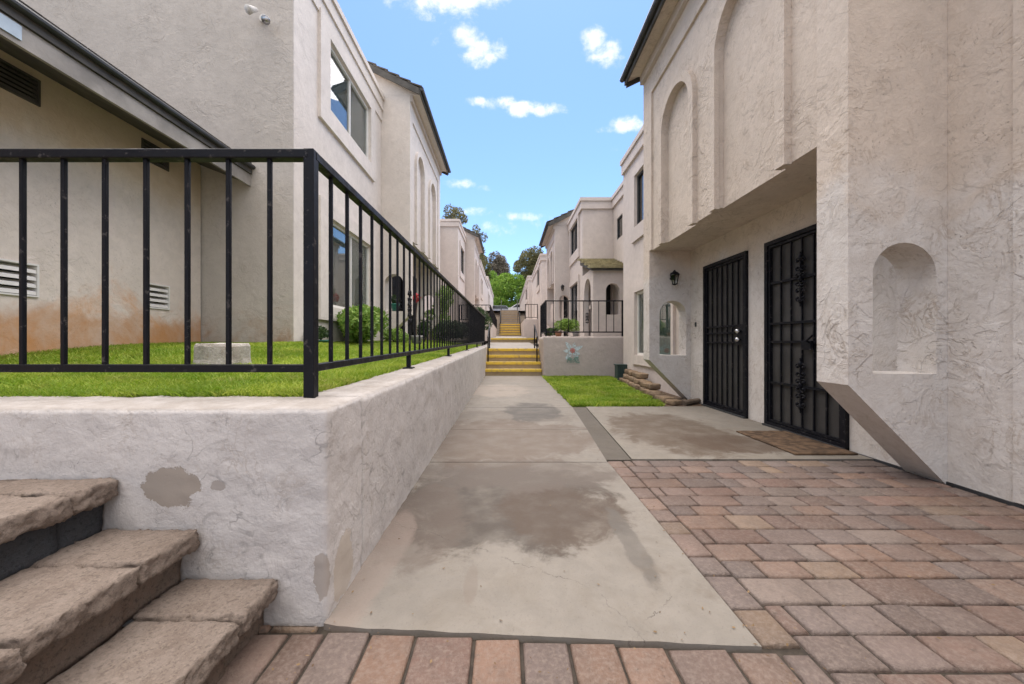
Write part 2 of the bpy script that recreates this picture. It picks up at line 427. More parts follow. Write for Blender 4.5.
def leafmesh(name, pts, size, mat, parent=None, origin=(0, 0, 0), aspect=.5, up=.3):
    """one small pointed quad per point"""
    pts = np.asarray(pts); n = len(pts)
    d = rng.normal(size=(n, 3)); d[:, 2] += up; d /= np.linalg.norm(d, axis=1)[:, None]
    e = np.cross(d, rng.normal(size=(n, 3))); e /= np.linalg.norm(e, axis=1)[:, None]
    s = (size*rng.uniform(.6, 1.3, n))[:, None]
    v = np.stack([pts-d*s*.5, pts+e*s*aspect*.5, pts+d*s*.5, pts-e*s*aspect*.5], 1).reshape(-1, 3)
    return rawmesh(name, v, np.arange(4*n).reshape(n, 4), mat, parent, origin)
def crownpts(blobs, dens):
    out = []
    for (c, r, k) in blobs:
        n = int(dens*k); d = rng.normal(size=(n, 3)); d /= np.linalg.norm(d, axis=1)[:, None]
        rad = rng.uniform(.35, 1, n)**.5
        out.append(np.array(c)+d*rad[:, None]*np.array(r))
    return np.concatenate(out)
def bush(name, label, cat, c, r, n, leaf, mat, group=None, pot=None):
    t = thing(name, label, cat, c, group)
    bl = []
    for i in range(9):
        a = random.uniform(0, 6.28); q = random.uniform(0, .6)
        bl.append(((c[0]+r[0]*q*math.cos(a), c[1]+r[1]*q*math.sin(a), c[2]+r[2]*random.uniform(.35, .75)),
                   (r[0]*.42, r[1]*.42, r[2]*.33), 1))
    leafmesh('foliage', crownpts(bl, n/9), leaf, mat, t, c)
    b = NB()
    for i in range(7):
        a = random.uniform(0, 6.28)
        tube(b, [c, (c[0]+r[0]*.3*math.cos(a), c[1]+r[1]*.3*math.sin(a), c[2]+r[2]*.45), (c[0]+r[0]*.5*math.cos(a), c[1]+r[1]*.5*math.sin(a), c[2]+r[2]*.8)], .008, 5, .003)
    mk('stem', b, m_bark, t)
    if pot:
        b = NB(); pr, ph = pot
        lathe(b, (c[0], c[1], c[2]-ph), [(pr*.7, 0), (pr, ph*.85), (pr*1.08, ph*.85), (pr*1.08, ph), (pr*.9, ph), (pr*.85, ph*.9)], 18)
        mk('pot', b, m_teal if pot[0] > .15 else m_terra, t, True)
    return t
def tree(name, label, base, h, crown, nleaf, leaf, mat, group=None, trunk=.2, lean=0, nb=14, seed=0):
    random.seed(seed); t = thing(name, label, 'tree', base, group)
    bx, by, bz = base; rx, ry, rz = crown; b = NB(); top = (bx+lean, by, bz+h-rz*.7)
    tube(b, [base, (bx+lean*.3, by, bz+h*.3), (bx+lean*.7, by+.2, bz+h*.55), top], trunk, 8, trunk*.35)
    bl = []
    for i in range(nb):
        a = i*2.4+random.uniform(-.4, .4); q = random.uniform(.25, .8); zz = bz+h-rz*2+rz*2*(i+.5)/nb
        w = math.sqrt(max(.15, 1-((zz-(bz+h-rz))/rz)**2))
        p = (bx+lean+rx*q*w*math.cos(a), by+ry*q*w*math.sin(a), zz)
        tube(b, [(bx+lean*.5, by, max(bz+h*.25, zz-rz*.7)), ((bx+lean+p[0])/2, (by+p[1])/2, zz-rz*.25), p], trunk*.3, 5, trunk*.06)
        k = random.uniform(.28, .46); bl.append((p, (rx*k, ry*k, rz*k*.75), 1))
    mk('trunk', b, m_bark, t)
    leafmesh('crown', crownpts(bl, nleaf/nb), leaf, mat, t, base)
    random.seed(seed+99)
    return t

# ------------------------------------------------------------------ camera, sky, sun
cam = bpy.data.cameras.new('camera'); co = bpy.data.objects.new('camera', cam); COL.objects.link(co)
co.location = (0, 0, .95); co.rotation_euler = (R(90), 0, 0)
cam.sensor_width = 36; cam.lens = 365/1024*36; cam.shift_x = 5/1024; cam.shift_y = 0
cam.clip_start = .02; cam.clip_end = 2000
scene.camera = co
SUN_EL, SUN_AZ = 78, 10          # azimuth measured from +Y, negative = to the left
w = bpy.data.worlds.new('World'); scene.world = w; w.use_nodes = True
nt = w.node_tree; nt.nodes.clear()
def wn(t, **k):
    n = nt.nodes.new(t)
    for a, v in k.items(): setattr(n, a, v)
    return n
def wput(i, v):
    if isinstance(v, bpy.types.NodeSocket): nt.links.new(v, i)
    else: i.default_value = v
def wm(op, a, b=0., c=0.):
    n = wn('ShaderNodeMath', operation=op); wput(n.inputs[0], a); wput(n.inputs[1], b); wput(n.inputs[2], c); return n.outputs[0]
sky = wn('ShaderNodeTexSky', sky_type='NISHITA'); sky.sun_disc = False
sky.sun_elevation = R(SUN_EL); sky.sun_rotation = R(SUN_AZ); sky.air_density = 1.0; sky.dust_density = .6; sky.ozone_density = 2.0
tc = wn('ShaderNodeTexCoord'); sp = wn('ShaderNodeSeparateXYZ'); nt.links.new(tc.outputs['Generated'], sp.inputs[0])
dy = wm('MAXIMUM', sp.outputs[1], .03)
u = wm('DIVIDE', sp.outputs[0], dy); v = wm('DIVIDE', sp.outputs[2], dy)
cv = wn('ShaderNodeCombineXYZ'); wput(cv.inputs[0], u); wput(cv.inputs[1], v)
nz = wn('ShaderNodeTexNoise'); nz.inputs['Scale'].default_value = 13; nz.inputs['Detail'].default_value = 8; nz.inputs['Roughness'].default_value = .66; nz.inputs['Distortion'].default_value = .2
nt.links.new(cv.outputs[0], nz.inputs['Vector'])
nb_ = wn('ShaderNodeTexNoise'); nb_.inputs['Scale'].default_value = 24; nb_.inputs['Detail'].default_value = 6
nt.links.new(cv.outputs[0], nb_.inputs['Vector'])
clouds = [(448, -4, 55, 20, 1), (466, 36, 17, 13, 1), (485, 52, 22, 15, 1), (438, 40, 10, 7, .5), (592, 40, 14, 15, 1), (606, 55, 17, 14, 1), (478, 101, 14, 5, .9),
          (500, 103, 22, 8, 1), (520, 108, 22, 8, 1), (545, 110, 20, 7, 1), (628, 124, 17, 9, 1), (608, 129, 16, 4, .5), (458, 184, 17, 6, .8), (486, 188, 12, 4, .5),
          (472, 212, 22, 5, .9), (520, 217, 26, 5, .8), (500, 226, 60, 9, .55), (470, 220, 40, 12, .5), (555, 222, 30, 8, .5), (700, 150, 70, 20, .9), (250, 120, 90, 25, .9)]
acc = None
for (cx, cy, a, b, k) in clouds:
    ex = wm('MULTIPLY', wm('SUBTRACT', u, (cx-507)/365), 365/(a*1.45)); ey = wm('MULTIPLY', wm('SUBTRACT', v, (342-cy)/365), 365/(b*1.5))
    e = wm('MULTIPLY', wm('MAXIMUM', wm('SUBTRACT', 1., wm('ADD', wm('MULTIPLY', ex, ex), wm('MULTIPLY', ey, ey))), 0.), k)
    acc = e if acc is None else wm('MAXIMUM', acc, e)
f = wm('ADD', acc, wm('MULTIPLY', wm('SUBTRACT', nz.outputs['Fac'], .5), 2.2))
f = wm('ADD', f, wm('MULTIPLY', wm('SUBTRACT', nb_.outputs['Fac'], .5), .6))
mr = wn('ShaderNodeMapRange', interpolation_type='SMOOTHSTEP'); wput(mr.inputs[0], f); mr.inputs[1].default_value = .38; mr.inputs[2].default_value = 1.35
gate = wn('ShaderNodeMapRange', interpolation_type='SMOOTHSTEP'); wput(gate.inputs[0], acc); gate.inputs[1].default_value = .0; gate.inputs[2].default_value = .25
cf = wm('MULTIPLY', mr.outputs[0], gate.outputs[0])
front = wn('ShaderNodeMapRange'); wput(front.inputs[0], sp.outputs[1]); front.inputs[1].default_value = .05; front.inputs[2].default_value = .15
cf = wm('MULTIPLY', cf, front.outputs[0])
n3 = wn('ShaderNodeTexNoise'); n3.inputs['Scale'].default_value = 1.8; n3.inputs['Detail'].default_value = 7; nt.links.new(tc.outputs['Generated'], n3.inputs['Vector'])
def smr(v, a, b):
    m_ = wn('ShaderNodeMapRange', interpolation_type='SMOOTHSTEP'); wput(m_.inputs[0], v); m_.inputs[1].default_value = a; m_.inputs[2].default_value = b; return m_.outputs[0]
fill_cover = wm('MAXIMUM', smr(wm('MULTIPLY', sp.outputs[1], -1.), -.15, .25), smr(sp.outputs[2], .74, .88))  # unseen white cloud added behind camera and overhead to neutralise blue fill
fill_cf = wm('MULTIPLY', fill_cover, smr(n3.outputs['Fac'], .36, .52))
cf = wm('MAXIMUM', cf, fill_cf)
tint = wn('ShaderNodeMix', data_type='RGBA', blend_type='MULTIPLY'); tint.inputs[0].default_value = 1
nt.links.new(sky.outputs[0], tint.inputs[6]); tint.inputs[7].default_value = (.76, .88, 1.04, 1)
mx = wn('ShaderNodeMix', data_type='RGBA'); wput(mx.inputs[0], cf); nt.links.new(tint.outputs[2], mx.inputs[6]); cc = wn('ShaderNodeMix', data_type='RGBA'); cs = wn('ShaderNodeMapRange'); wput(cs.inputs[0], wm('ADD', nz.outputs['Fac'], wm('MULTIPLY', acc, .35))); cs.inputs[1].default_value = .45; cs.inputs[2].default_value = .8
wput(cc.inputs[0], cs.outputs[0]); cc.inputs[6].default_value = (3.5, 3.55, 3.8, 1); cc.inputs[7].default_value = (4.9, 4.8, 4.7, 1); nt.links.new(cc.outputs[2], mx.inputs[7])
bg = wn('ShaderNodeBackground'); nt.links.new(mx.outputs[2], bg.inputs[0]); bg.inputs[1].default_value = .125
out = wn('ShaderNodeOutputWorld'); nt.links.new(bg.outputs[0], out.inputs[0])
sl = bpy.data.lights.new('sun', 'SUN'); sl.energy = 3.4; sl.angle = R(95); sl.color = (1, .90, .79)
so = bpy.data.objects.new('sun', sl); COL.objects.link(so)
sd = Vector((math.sin(R(SUN_AZ))*math.cos(R(SUN_EL)), math.cos(R(SUN_AZ))*math.cos(R(SUN_EL)), math.sin(R(SUN_EL))))
so.rotation_euler = (-sd).to_track_quat('-Z', 'Y').to_euler()
scene.view_settings.view_transform = 'Standard'; scene.view_settings.look = 'None'; scene.view_settings.gamma = 1
scene.view_settings.exposure = 1.2
scene.cycles.diffuse_bounces = 6; scene.cycles.max_bounces = 10

# ------------------------------------------------------------------ ground and paving
def sheet(name, pts, z, mat, kind='structure'):
    b = NB(); b.faces.new([b.verts.new((*p[:2], p[2] if len(p) > 2 else z)) for p in pts])
    return struct(mk(name, b, mat), kind)
b = NB()
gy = [-60, 11.4, 11.42, 11.45, 17, 26, 28.5, 31, 33, 40, 60, 120, 900]; gz = [-.07, -.07, .3, .62, .8, 1.25, 1.9, 2.0, 3.6, 3.7, 4.6, 4.8, 6]
rows = [[b.verts.new((x, y, z)) for x in (-600, -12, 0, 12, 600)] for y, z in zip(gy, gz)]
for i in range(len(rows)-1):
    for j in range(4): b.faces.new((rows[i][j], rows[i][j+1], rows[i+1][j+1], rows[i+1][j]))
struct(mk('ground', b, m_ground))
sheet('joint_sand_bed', [(-3, -2), (2.96, -2), (2.96, 3.2), (-3, 3.2)], -.016, m_joint)

def slab(name, pts, z, mat, ch=.008, depth=.08):
    b = NB(); prism(b, 'xy', pts, [], z-depth, z)
    return struct(mk(name, b, mat))
# walkway slabs, with a ragged front edge
fe = [(-.6+1.39*i/40, 1.213-.083*i/40+.006*mn.noise(Vector((i*.37, 0, 0)))) for i in range(41)]
slab('walkway_slab', [(-.615, 1.225)]+fe[1:]+[(.795, 2.863), (-.615, 2.863)], .006, m_walk)
slab('walkway_slab', [(-.615, 2.874), (.79, 2.874), (.865, 3.94), (-.615, 3.94)], .006, m_walk)
slab('walkway_slab', [(-.615, 3.946), (.866, 3.946), (.945, 5.25), (-.615, 5.25)], .006, m_walk)
slab('walkway_slab', [(-.615, 5.26), (.945, 5.26), (.97, 7.7), (-.63, 7.7)], .006, m_walk)
slab('walkway_slab', [(-.63, 7.71), (.97, 7.71), (.975, 10.22), (-.64, 10.22)], .006, m_walk)
slab('drain_strip', [(.80, 2.945), (1.0, 2.945), (1.145, 5.33), (.953, 5.33)], .000, m_strip)
slab('patio_slab', [(1.008, 2.945), (2.967, 2.945), (2.967, 5.36), (1.153, 5.33)], .006, m_patio)

# pavers: one surface of individually cut stones
PV, PF, PC = [], [], []
pal = [(.30, .175, .135), (.26, .165, .13), (.34, .22, .165), (.23, .17, .15), (.29, .20, .165), (.32, .19, .13), (.25, .195, .175), (.30, .235, .20), (.21, .155, .135), (.36, .25, .17)]
def paver(x0, x1, y0, y1, g=.0055):
    if x1-x0 < .03 or y1-y0 < .03: return
    x0 += g; x1 -= g; y0 += g; y1 -= g; i = len(PV); c = random.choice(pal); k = random.uniform(.52, .80); c = [q*.84+.14*(.20, .165, .135)[i_] for i_, q in enumerate(c)]
    zt = -.001+random.uniform(-.0025, .002); tx, ty = random.uniform(-.012, .012), random.uniform(-.012, .012)
    cx, cy = (x0+x1)/2, (y0+y1)/2; jr = lambda: random.uniform(-.0015, .0015)
    base = [(x0, y0), (x1, y0), (x1, y1), (x0, y1)]
    base = [(x+jr(), y+jr()) for x, y in base]
    for s, z in ((0, -.03), (0, -.009), (.004, -.003), (.010, 0)):
        for (x, y) in base:
            xx = x+(s if x < cx else -s); yy = y+(s if y < cy else -s)
            PV.append((xx, yy, z+zt+(xx-cx)*tx+(yy-cy)*ty))
    for l in range(3):
        for q in range(4): PF.append((i+l*4+q, i+l*4+(q+1) % 4, i+l*4+4+(q+1) % 4, i+l*4+4+q))
    PF.append((i+12, i+13, i+14, i+15))
    PC.extend([(c[0]*k, c[1]*k, c[2]*k, 1)]*13)
y = 2.935
while y > 1.14:                                   # border course beside the walkway
    d = random.choice((.13, .16, .19)); y0 = max(y-d, 1.135); paver(.80, .928, y0, y); y = y0
y = 2.935; k = 0
while y > -1.5:
    d = (.135, .135, .115, .15)[k % 4]; left = .928 if y > .995 else -2.8; x = left; first = True
    if y > .995 and y-d < 1.04: d = y-.990
    while x < 2.94:
        l = random.choice((.13, .195, .195, .26)) if not first else (.07, .2, .135, .26)[k % 4]
        first = False; x1 = min(x+l, 2.945)
        if 2.945-x1 < .06: x1 = 2.945
        paver(x, x1, y-d, y); x = x1
    y -= d; k += 1
x = -1.05
while x < .90:                                    # course in front of the slab
    l = random.choice((.115, .15, .19, .15)); x1 = min(x+l, .926)
    fy = lambda q: 1.205 if q < -.62 else 1.215-.0597*(q+.6)
    i0 = len(PV); paver(x, x1, .992, fy((x+x1)/2)-.004); x = x1
x = -.95
while x < -.64: paver(x, min(x+.16, -.62), 1.206, 1.236); x += .16
pv = rawmesh('brick_pavers', PV, PF, m_paver)
ca = pv.data.color_attributes.new('Col', 'FLOAT_COLOR', 'CORNER')
ca.data.foreach_set('color', np.repeat(np.array(PC, dtype=np.float32), 4, axis=0).ravel())
struct(pv)

# ------------------------------------------------------------------ left lawn
def sm(x): x = min(max(x, 0), 1); return x*x*(3-2*x)
def lawnz(x, y):
    a = sm((y-1.5)/3.0); bb = sm((-.8-x)/2.2)
    rise = .175*min(a, 1)*min(bb*1.0, 1) if y < 5 else .175*bb
    return .712+max(rise, 0)+.012*max(0, y-2)*.9+.012*mn.noise(Vector((x*1.3, y*1.3, 0)))
b = NB(); nx, ny = 60, 90; g = [[None]*(ny+1) for _ in range(nx+1)]
for i in range(nx+1):
    for j in range(ny+1):
        x = -8.2+(8.2-.868)*(i/nx)**.6; yy = 1.535+(13.2-1.535)*(j/ny)**1.3; g[i][j] = b.verts.new((x, yy, lawnz(x, yy)-.012))
for i in range(nx):
    for j in range(ny): b.faces.new((g[i][j], g[i+1][j], g[i+1][j+1], g[i][j+1]))
struct(mk('lawn_soil', b, m_lawn, smooth=True))
def grass(name, n, region, zf, hh, keep=None):
    pts = []
    while len(pts) < n:
        x, y = region()
        if keep and not keep(x, y): continue
        if mn.noise(Vector((x*2.1, y*2.1, 3))) < -.3 and random.random() < .7: continue
        pts.append((x, y, zf(x, y)-.012))
    p = np.array(pts); n = len(p); a = rng.uniform(0, 6.28, n); h = rng.uniform(.5, 1.15, n)*hh; wd = rng.uniform(.0018, .0035, n)*(1+p[:, 1]*.25)
    dx, dyy = np.cos(a)*wd, np.sin(a)*wd; lx, ly = rng.normal(0, .45, n)*h, rng.normal(0, .45, n)*h
    A = p+np.stack([dx, dyy, 0*a], 1); B = p-np.stack([dx, dyy, 0*a], 1)
    C = p+np.stack([lx*.5+dx*.7, ly*.5+dyy*.7, h*.6], 1); D = p+np.stack([lx*.5-dx*.7, ly*.5-dyy*.7, h*.6], 1); E = p+np.stack([lx*1.3, ly*1.3, h*.95], 1)
    v = np.stack([A, B, D, C, E, E+.0002], 1).reshape(-1, 3)
    k = np.arange(n)[:, None]*6
    f = np.concatenate([k+np.array([0, 1, 2, 3]), k+np.array([3, 2, 5, 4])])
    return struct(rawmesh(name, v, f, m_grass), 'stuff')
def regL():
    if random.random() < .62:
        yy = 1.53+3.6*random.random()**1.5; return random.uniform(-min(4.3, yy*1.5+.6), -.862), yy
    yy = 1.6+11.2*random.random()**1.2; return random.uniform(-2.98, -.862), yy
grass('lawn_grass', 120000, regL, lawnz, .05, keep=lambda x, y: not (x < -2.99 and y > 5.1))
# right lawn patch
def edgex(y): return 2.30+(y-5.4)*.105
sheet('right_lawn_soil', [(.98, 5.34), (2.3, 5.34), (2.78, 9.9), (.98, 9.9)], .002, m_lawn)
sheet('planting_bed_soil', [(2.3, 5.365), (2.97, 5.365), (3.4, 9.9), (2.78, 9.9)], .006, m_soil)
grass('right_lawn_grass', 34000, lambda: (lambda y: (random.uniform(.955+.05*mn.noise(Vector((y*5, 0, 0))), edgex(y)+.10*mn.noise(Vector((y*3, 5, 0)))), y+.0))(5.34+.04*random.random()+4.5*random.random()**1.2), lambda x, y: .012+.02*mn.noise(Vector((x*4, y*4, 0))), .065)

# ------------------------------------------------------------------ left retaining wall
rw = thing('retaining_wall', 'long low white stucco retaining wall with a grey repair patch, carrying the black railing', 'wall', (-.74, 1.4, 0))
zr = lambda p: (.0 if p.z < .3 else 1)*max(0, p.y-2)*.011
b = NB(); rockbox(b, (-7.5, 1.24, -.05), (-.61, 1.54, .723), .02, .009, .005, 8, fine=.004)
mk('wall_front', b, m_ret, rw, True)
b = NB(); rockbox(b, (-.868, 1.541, -.05), (-.61, 12.9, .723), .03, .009, .005, 8, zfn=zr, fine=.004)
mk('wall_side', b, m_ret, rw, True)

# ------------------------------------------------------------------ stone steps
st = thing('stone_steps', 'brown rough stone block steps climbing left against the white retaining wall', 'steps', (-1.1, .9, 0))
def stepcurve(y): return .05*max(0, (1.24-y))/.4
levels = [(-.785, .0, .158, 3), (-1.06, .158, .322, 3), (-1.325, .322, .49, 3)]
for li, (xn, zb, zt, nn) in enumerate(levels):
    cuts = [[1.235, 1.05, .80, .55, .28, 0, -.3], [1.235, 1.03, .765, .5, .22, -.05, -.3], [1.235, 1.10, .82, .55, .3, 0, -.3]][li]
    for i in range(len(cuts)-1):
        y1, y0 = cuts[i], cuts[i+1]; xo = xn+.13*max(0, 1.1-(y0+y1)/2)*.5; th = .066
        b = NB(); rockbox(b, (xo-.30, y0+.005, zt-th), (xo+.014+.008*random.uniform(-1, 1), y1-.005, zt+random.uniform(-.003, .003)), .009, .010, .010, 15, fine=.009, top=.22, rot=random.uniform(-.02, .02))
        mk('cap_stone', b, m_cap, st, True)
        b = NB(); rockbox(b, (xo-.30, y0+.001, zb-.02), (xo-.035, y1-.001, zt-th+.002), .02, .006, .004, 14, fine=.003)
        mk('riser_stone', b, m_riserd if li == 2 else m_riser, st, True)
b = NB(); rockbox(b, (-3.2, -.4, .3), (-1.56, 1.232, .488), .05, .01, .005, 9); mk('upper_landing', b, m_cap, st, True)

# ------------------------------------------------------------------ iron railings
def railing(label, a, bb, z0fn, h=1.0, pitch=.168, post0=True, post1=True, feet=(), ornament=(), low=.12, group='black iron railings', pk=.016, rail=.036, wide=.045, single_end=False):
    """railing from a=(x,y) to bb; z0fn(x,y) gives the height of what it stands on"""
    A, B = Vector(a), Vector(bb); L = (B-A).length; d = (B-A)/L; za, zb = z0fn(*A), z0fn(*B)
    t = thing('iron_railing', label, 'railing', (A.x, A.y, za), group)
    alongx = abs(d.x) > abs(d.y)
    def bar(name, zc0, zc1, hw, hh):
        b = NB(); n = Vector((-d.y, d.x)); vs = []
        for (p, z) in ((A, za+zc0), (B, zb+zc1)):
            for s1, s2 in ((-1, -1), (1, -1), (1, 1), (-1, 1)): vs.append(b.verts.new((p.x+n.x*hw*s1, p.y+n.y*hw*s1, z+hh*s2)))
        b.faces.new(vs[0:4]); b.faces.new(vs[4:8][::-1])
        for i in range(4): b.faces.new((vs[i], vs[(i+1) % 4], vs[4+(i+1) % 4], vs[4+i]))
        bmesh.ops.bevel(b, geom=list(b.edges), offset=.003, segments=1, affect='EDGES')
        return mk(name, b, m_iron, t)
    bar('top_rail', h-.012, h-.012, wide/2, rail/2)
    bar('bottom_rail', low, low, .014, .016)
    me = None; n = int(L/pitch)
    b = NB(); bbox(b, -pk/2, pk/2, -pk/2, pk/2, low+.012, h-.028, .003); finish(b); me = bpy.data.meshes.new('picket'); b.to_mesh(me); b.free(); me.materials.append(m_iron)
    for i in range(1, n+1):
        p = A+d*(i*pitch)
        if (B-p).length < .06: continue
        o = bpy.data.objects.new('picket', me); COL.objects.link(o); o.parent = t; o.location = (p.x-A.x, p.y-A.y, z0fn(p.x, p.y)-za)
    for s, flag in ((A, post0), (B, post1)):
        if flag:
            zz = z0fn(*s); b = NB(); q = .021; bbox(b, s.x-q, s.x+q, s.y-q, s.y+q, zz-.02, zz+h+.008, .003); mk('post', b, m_iron, t)
    for fy in feet:
        p = A+d*fy; zz = z0fn(p.x, p.y); b = NB(); bbox(b, p.x-.016, p.x+.016, p.y-.016, p.y+.016, zz, zz+low, .003); bbox(b, p.x-.04, p.x+.04, p.y-.04, p.y+.04, zz-.004, zz+.012, .003); mk('foot', b, m_iron, t)
    for (oy, oz) in ornament:
        p = A+d*oy; zz = z0fn(p.x, p.y)+oz; b = NB()
        scrolls(b, Vector((p.x, p.y, zz)), Vector((d.x, d.y, 0)), .26, .05, .007); mk('scroll_ornament', b, m_iron, t)
    return t
def scrolls(b, c, du, h, wd, r):
    """leafy cast-iron scroll column centred on c, in the plane of du and z"""
    up = Vector((0, 0, 1))
    for k in range(3):
        zc = (k-1)*h/3
        for s in (-1, 1):
            for t in (-1, 1):
                pts = []
                for i in range(11):
                    a = i/10*4.2; rr = wd*.62*(1-i/13)
                    pts.append(c+du*(s*(wd*.55+rr*math.cos(a+math.pi)))+up*(zc+t*(h/14+rr*math.sin(a))))
                tube(b, pts, r, 6, r*.6)
                e = c+du*(s*wd*.55)+up*(zc+t*h/14); sphere(b, e, r*1.7, n=8)
    for k in (-1, 0, 1): sphere(b, c+up*(k*h/2.15), r*2.4, sz=1.6, n=8)
    tube(b, [c-up*h*.6, c+up*h*.6], r*.9, 6)
RT = lambda x, y: .723+max(0, y-2)*.011
railing('black iron railing along the front edge of the near left wall', (-.80, 1.49), (-5.0, 1.49), RT, post0=True, post1=True)
railing('black iron railing receding along the walkway on the left retaining wall', (-.80, 1.49+.0), (-.80, 12.85), RT, post0=False, feet=(1.48, 3.5, 5.8, 8.24, 10.4), ornament=((1.512, .5),))

# ------------------------------------------------------------------ building pieces
def window(parent, plane, w0, face, u0, u1, v0, v1, outward, blind=m_blindg, surround=True, frame=m_trimw, mull=True, sur=(.16, .16, .2, .33), drop=None):
    """window in a wall; plane 'yz' : wall of constant x=face, outward = +1/-1 direction it looks"""
    o = outward
    fr = NB(); f = .045
    prism(fr, plane, rect(u0, u1, v0, v1), [rect(u0+f, u1-f, v0+f, v1-f)], face-o*.07, face-o*.015)
    if mull:
        um = (u0+u1)/2
        if plane == 'yz': box(fr, face-o*.066, face-o*.02, um-.02, um+.02, v0+f, v1-f)
        else: box(fr, um-.02, um+.02, face-o*.066, face-o*.02, v0+f, v1-f)
    win = mk('window', fr, frame, parent)
    g = NB()
    if plane == 'yz': box(g, face-o*.048, face-o*.044, u0+f*.5, u1-f*.5, v0+f*.5, v1-f*.5)
    else: box(g, u0+f*.5, u1-f*.5, face-o*.048, face-o*.044, v0+f*.5, v1-f*.5)
    mk('pane', g, m_glass, win)
    s = NB(); z = v0+f
    while z < v1-f:
        if plane == 'yz':
            q = [s.verts.new(p) for p in ((face-o*.078, u0, z), (face-o*.078, u1, z), (face-o*.085, u1, z+.041), (face-o*.085, u0, z+.041))]
        else: q = [s.verts.new(p) for p in ((u0, face-o*.078, z), (u1, face-o*.078, z), (u1, face-o*.085, z+.041), (u0, face-o*.085, z+.041))]
        s.faces.new(q); z += .04
    mk('blinds', s, blind, win, recalc=False)
    b = NB()
    if plane == 'yz': box(b, face-o*.125, face-o*.15, u0-.05, u1+.05, v0-.05, v1+.05)
    else: box(b, u0-.05, u1+.05, face-o*.125, face-o*.15, v0-.05, v1+.05)
    mk('dark_backing', b, m_dark, win)
    if surround:
        l, r_, t_, d_ = sur
        b = NB(); prism(b, plane, rect(u0-l, u1+r_, v0-d_, v1+t_), [rect(u0-.01, u1+.01, v0-.01, v1+.01)], face-o*.002, face+o*.05)
        mk('surround', b, parent['_m'] if '_m' in parent else m_left, win)
    return win
MATN = {}
def secdoor(parent, s, face, y0, y1, z0, zt, style):
    """wrought-iron security door; face = wall plane x, s=+1 wall on the right (looks to -x)"""
    X = lambda d: face-s*d
    b = NB(); f = .045
    prism(b, 'yz', rect(y0, y1, z0, zt), [rect(y0+f, y1-f, z0+f, zt-f)], X(.035), X(-.02))
    door = mk('security_door', b, m_iron, parent)
    b = NB(); box(b, X(-.012), X(-.016), y0+f*.5, y1-f*.5, z0+f*.5, zt-f*.5); mk('screen', b, m_screen, door)
    b = NB(); box(b, X(-.10), X(-.15), y0, y1, z0, zt); mk('inner_door', b, m_woodd, door)
    b = NB(); f2 = .03; prism(b, 'yz', rect(y0+f+.006, y1-f-.006, z0+f+.006, zt-f-.006), [rect(y0+f+f2, y1-f-f2, z0+f+f2, zt-f-f2)], X(.022), X(-.008)); mk('leaf_frame', b, m_iron, door)
    ya, yb = y0+f+f2, y1-f-f2; nbar = 6 if style == 1 else 5
    b = NB()
    for i in range(1, nbar+1):
        yy = ya+(yb-ya)*i/(nbar+1); q = .007; box(b, X(.012), X(-.004), yy-q, yy+q, z0+f+f2, zt-f-f2)
    mk('bars', b, m_iron, door)
    for h in ((1.15, 1.06, .93) if style == 1 else (1.59, 1.14, .94, .487)):
        b = NB(); box(b, X(.017), X(-.006), ya, yb, z0+h-.012, z0+h+.012); mk('cross_bar', b, m_iron, door)
    if style == 1:
        b = NB(); yk = y0+.115
        box(b, X(.028), X(.0175), y0+.06, y0+.17, z0+.90, z0+1.14); mk('lock_plate', b, m_iron, door)
        for h in (.97, 1.075):
            b = NB(); sphere(b, (X(.06), yk, z0+h), .032); tube(b, [(X(.028), yk, z0+h), (X(.05), yk, z0+h)], .016); mk('knob', b, m_silver, door, True)
    else:
        ym = (ya+yb)/2
        for zc in (1.57, .50):
            b = NB(); scrolls(b, Vector((X(.022), ym, z0+zc)), Vector((0, 1, 0)), .46, .068, .0085); mk('scroll_ornament', b, m_iron, door)
        b = NB(); bbox(b, X(.045), X(.018), ym-.15, ym-.04, z0+.86, z0+.95, .004); tube(b, [(X(.03), ym-.13, z0+.93), (X(.07), ym-.13, z0+.95), (X(.07), ym-.2, z0+1.0)], .01); mk('lock_box', b, m_silver if False else m_iron, door)
    b = NB(); box(b, X(.06), X(-.02), y0, y1, z0-.012, z0+.014); mk('threshold', b, m_gutter, door)
    return door
def tileroof(parent, s, xe, ze, xr, zr_, y0, y1, mat, course=.30, tilew=.3):
    """flat-tile roof slope from eave (xe,ze) up to (xr,zr_)"""
    L = math.hypot(xr-xe, zr_-ze); n = max(1, int(L/course)); dx, dz = (xr-xe)/L, (zr_-ze)/L; b = NB()
    for i in range(n+1):
        a0 = i*course; a1 = min(a0+course+.05, L)
        if a1-a0 < .08: continue
        y = y0-(tilew/2 if i % 2 else 0)
        while y < y1:
            ya, yb = max(y, y0)+.004, min(y+tilew, y1)-.004; y += tilew
            if yb-ya < .03: continue
            j = random.uniform(-.006, .006); t = .035
            v = []
            for (a, lift) in ((a0+j, t+.02), (a1, .012)):
                for yy in (ya, yb):
                    for th in (0, t*.8): v.append(b.verts.new((xe+dx*a-dz*(lift-th)*(1 if dx > 0 else -1), yy, ze+dz*a+abs(dx)*(lift-th))))
            # v order: a0: ya(top,bot), yb(top,bot); a1 the same
            for q in ((0,2,6,4), (1,5,7,3), (0,1,3,2), (4,6,7,5), (0,4,5,1), (2,3,7,6)): b.faces.new([v[k] for k in q])
    return mk('roof_tiles', b, mat, parent)

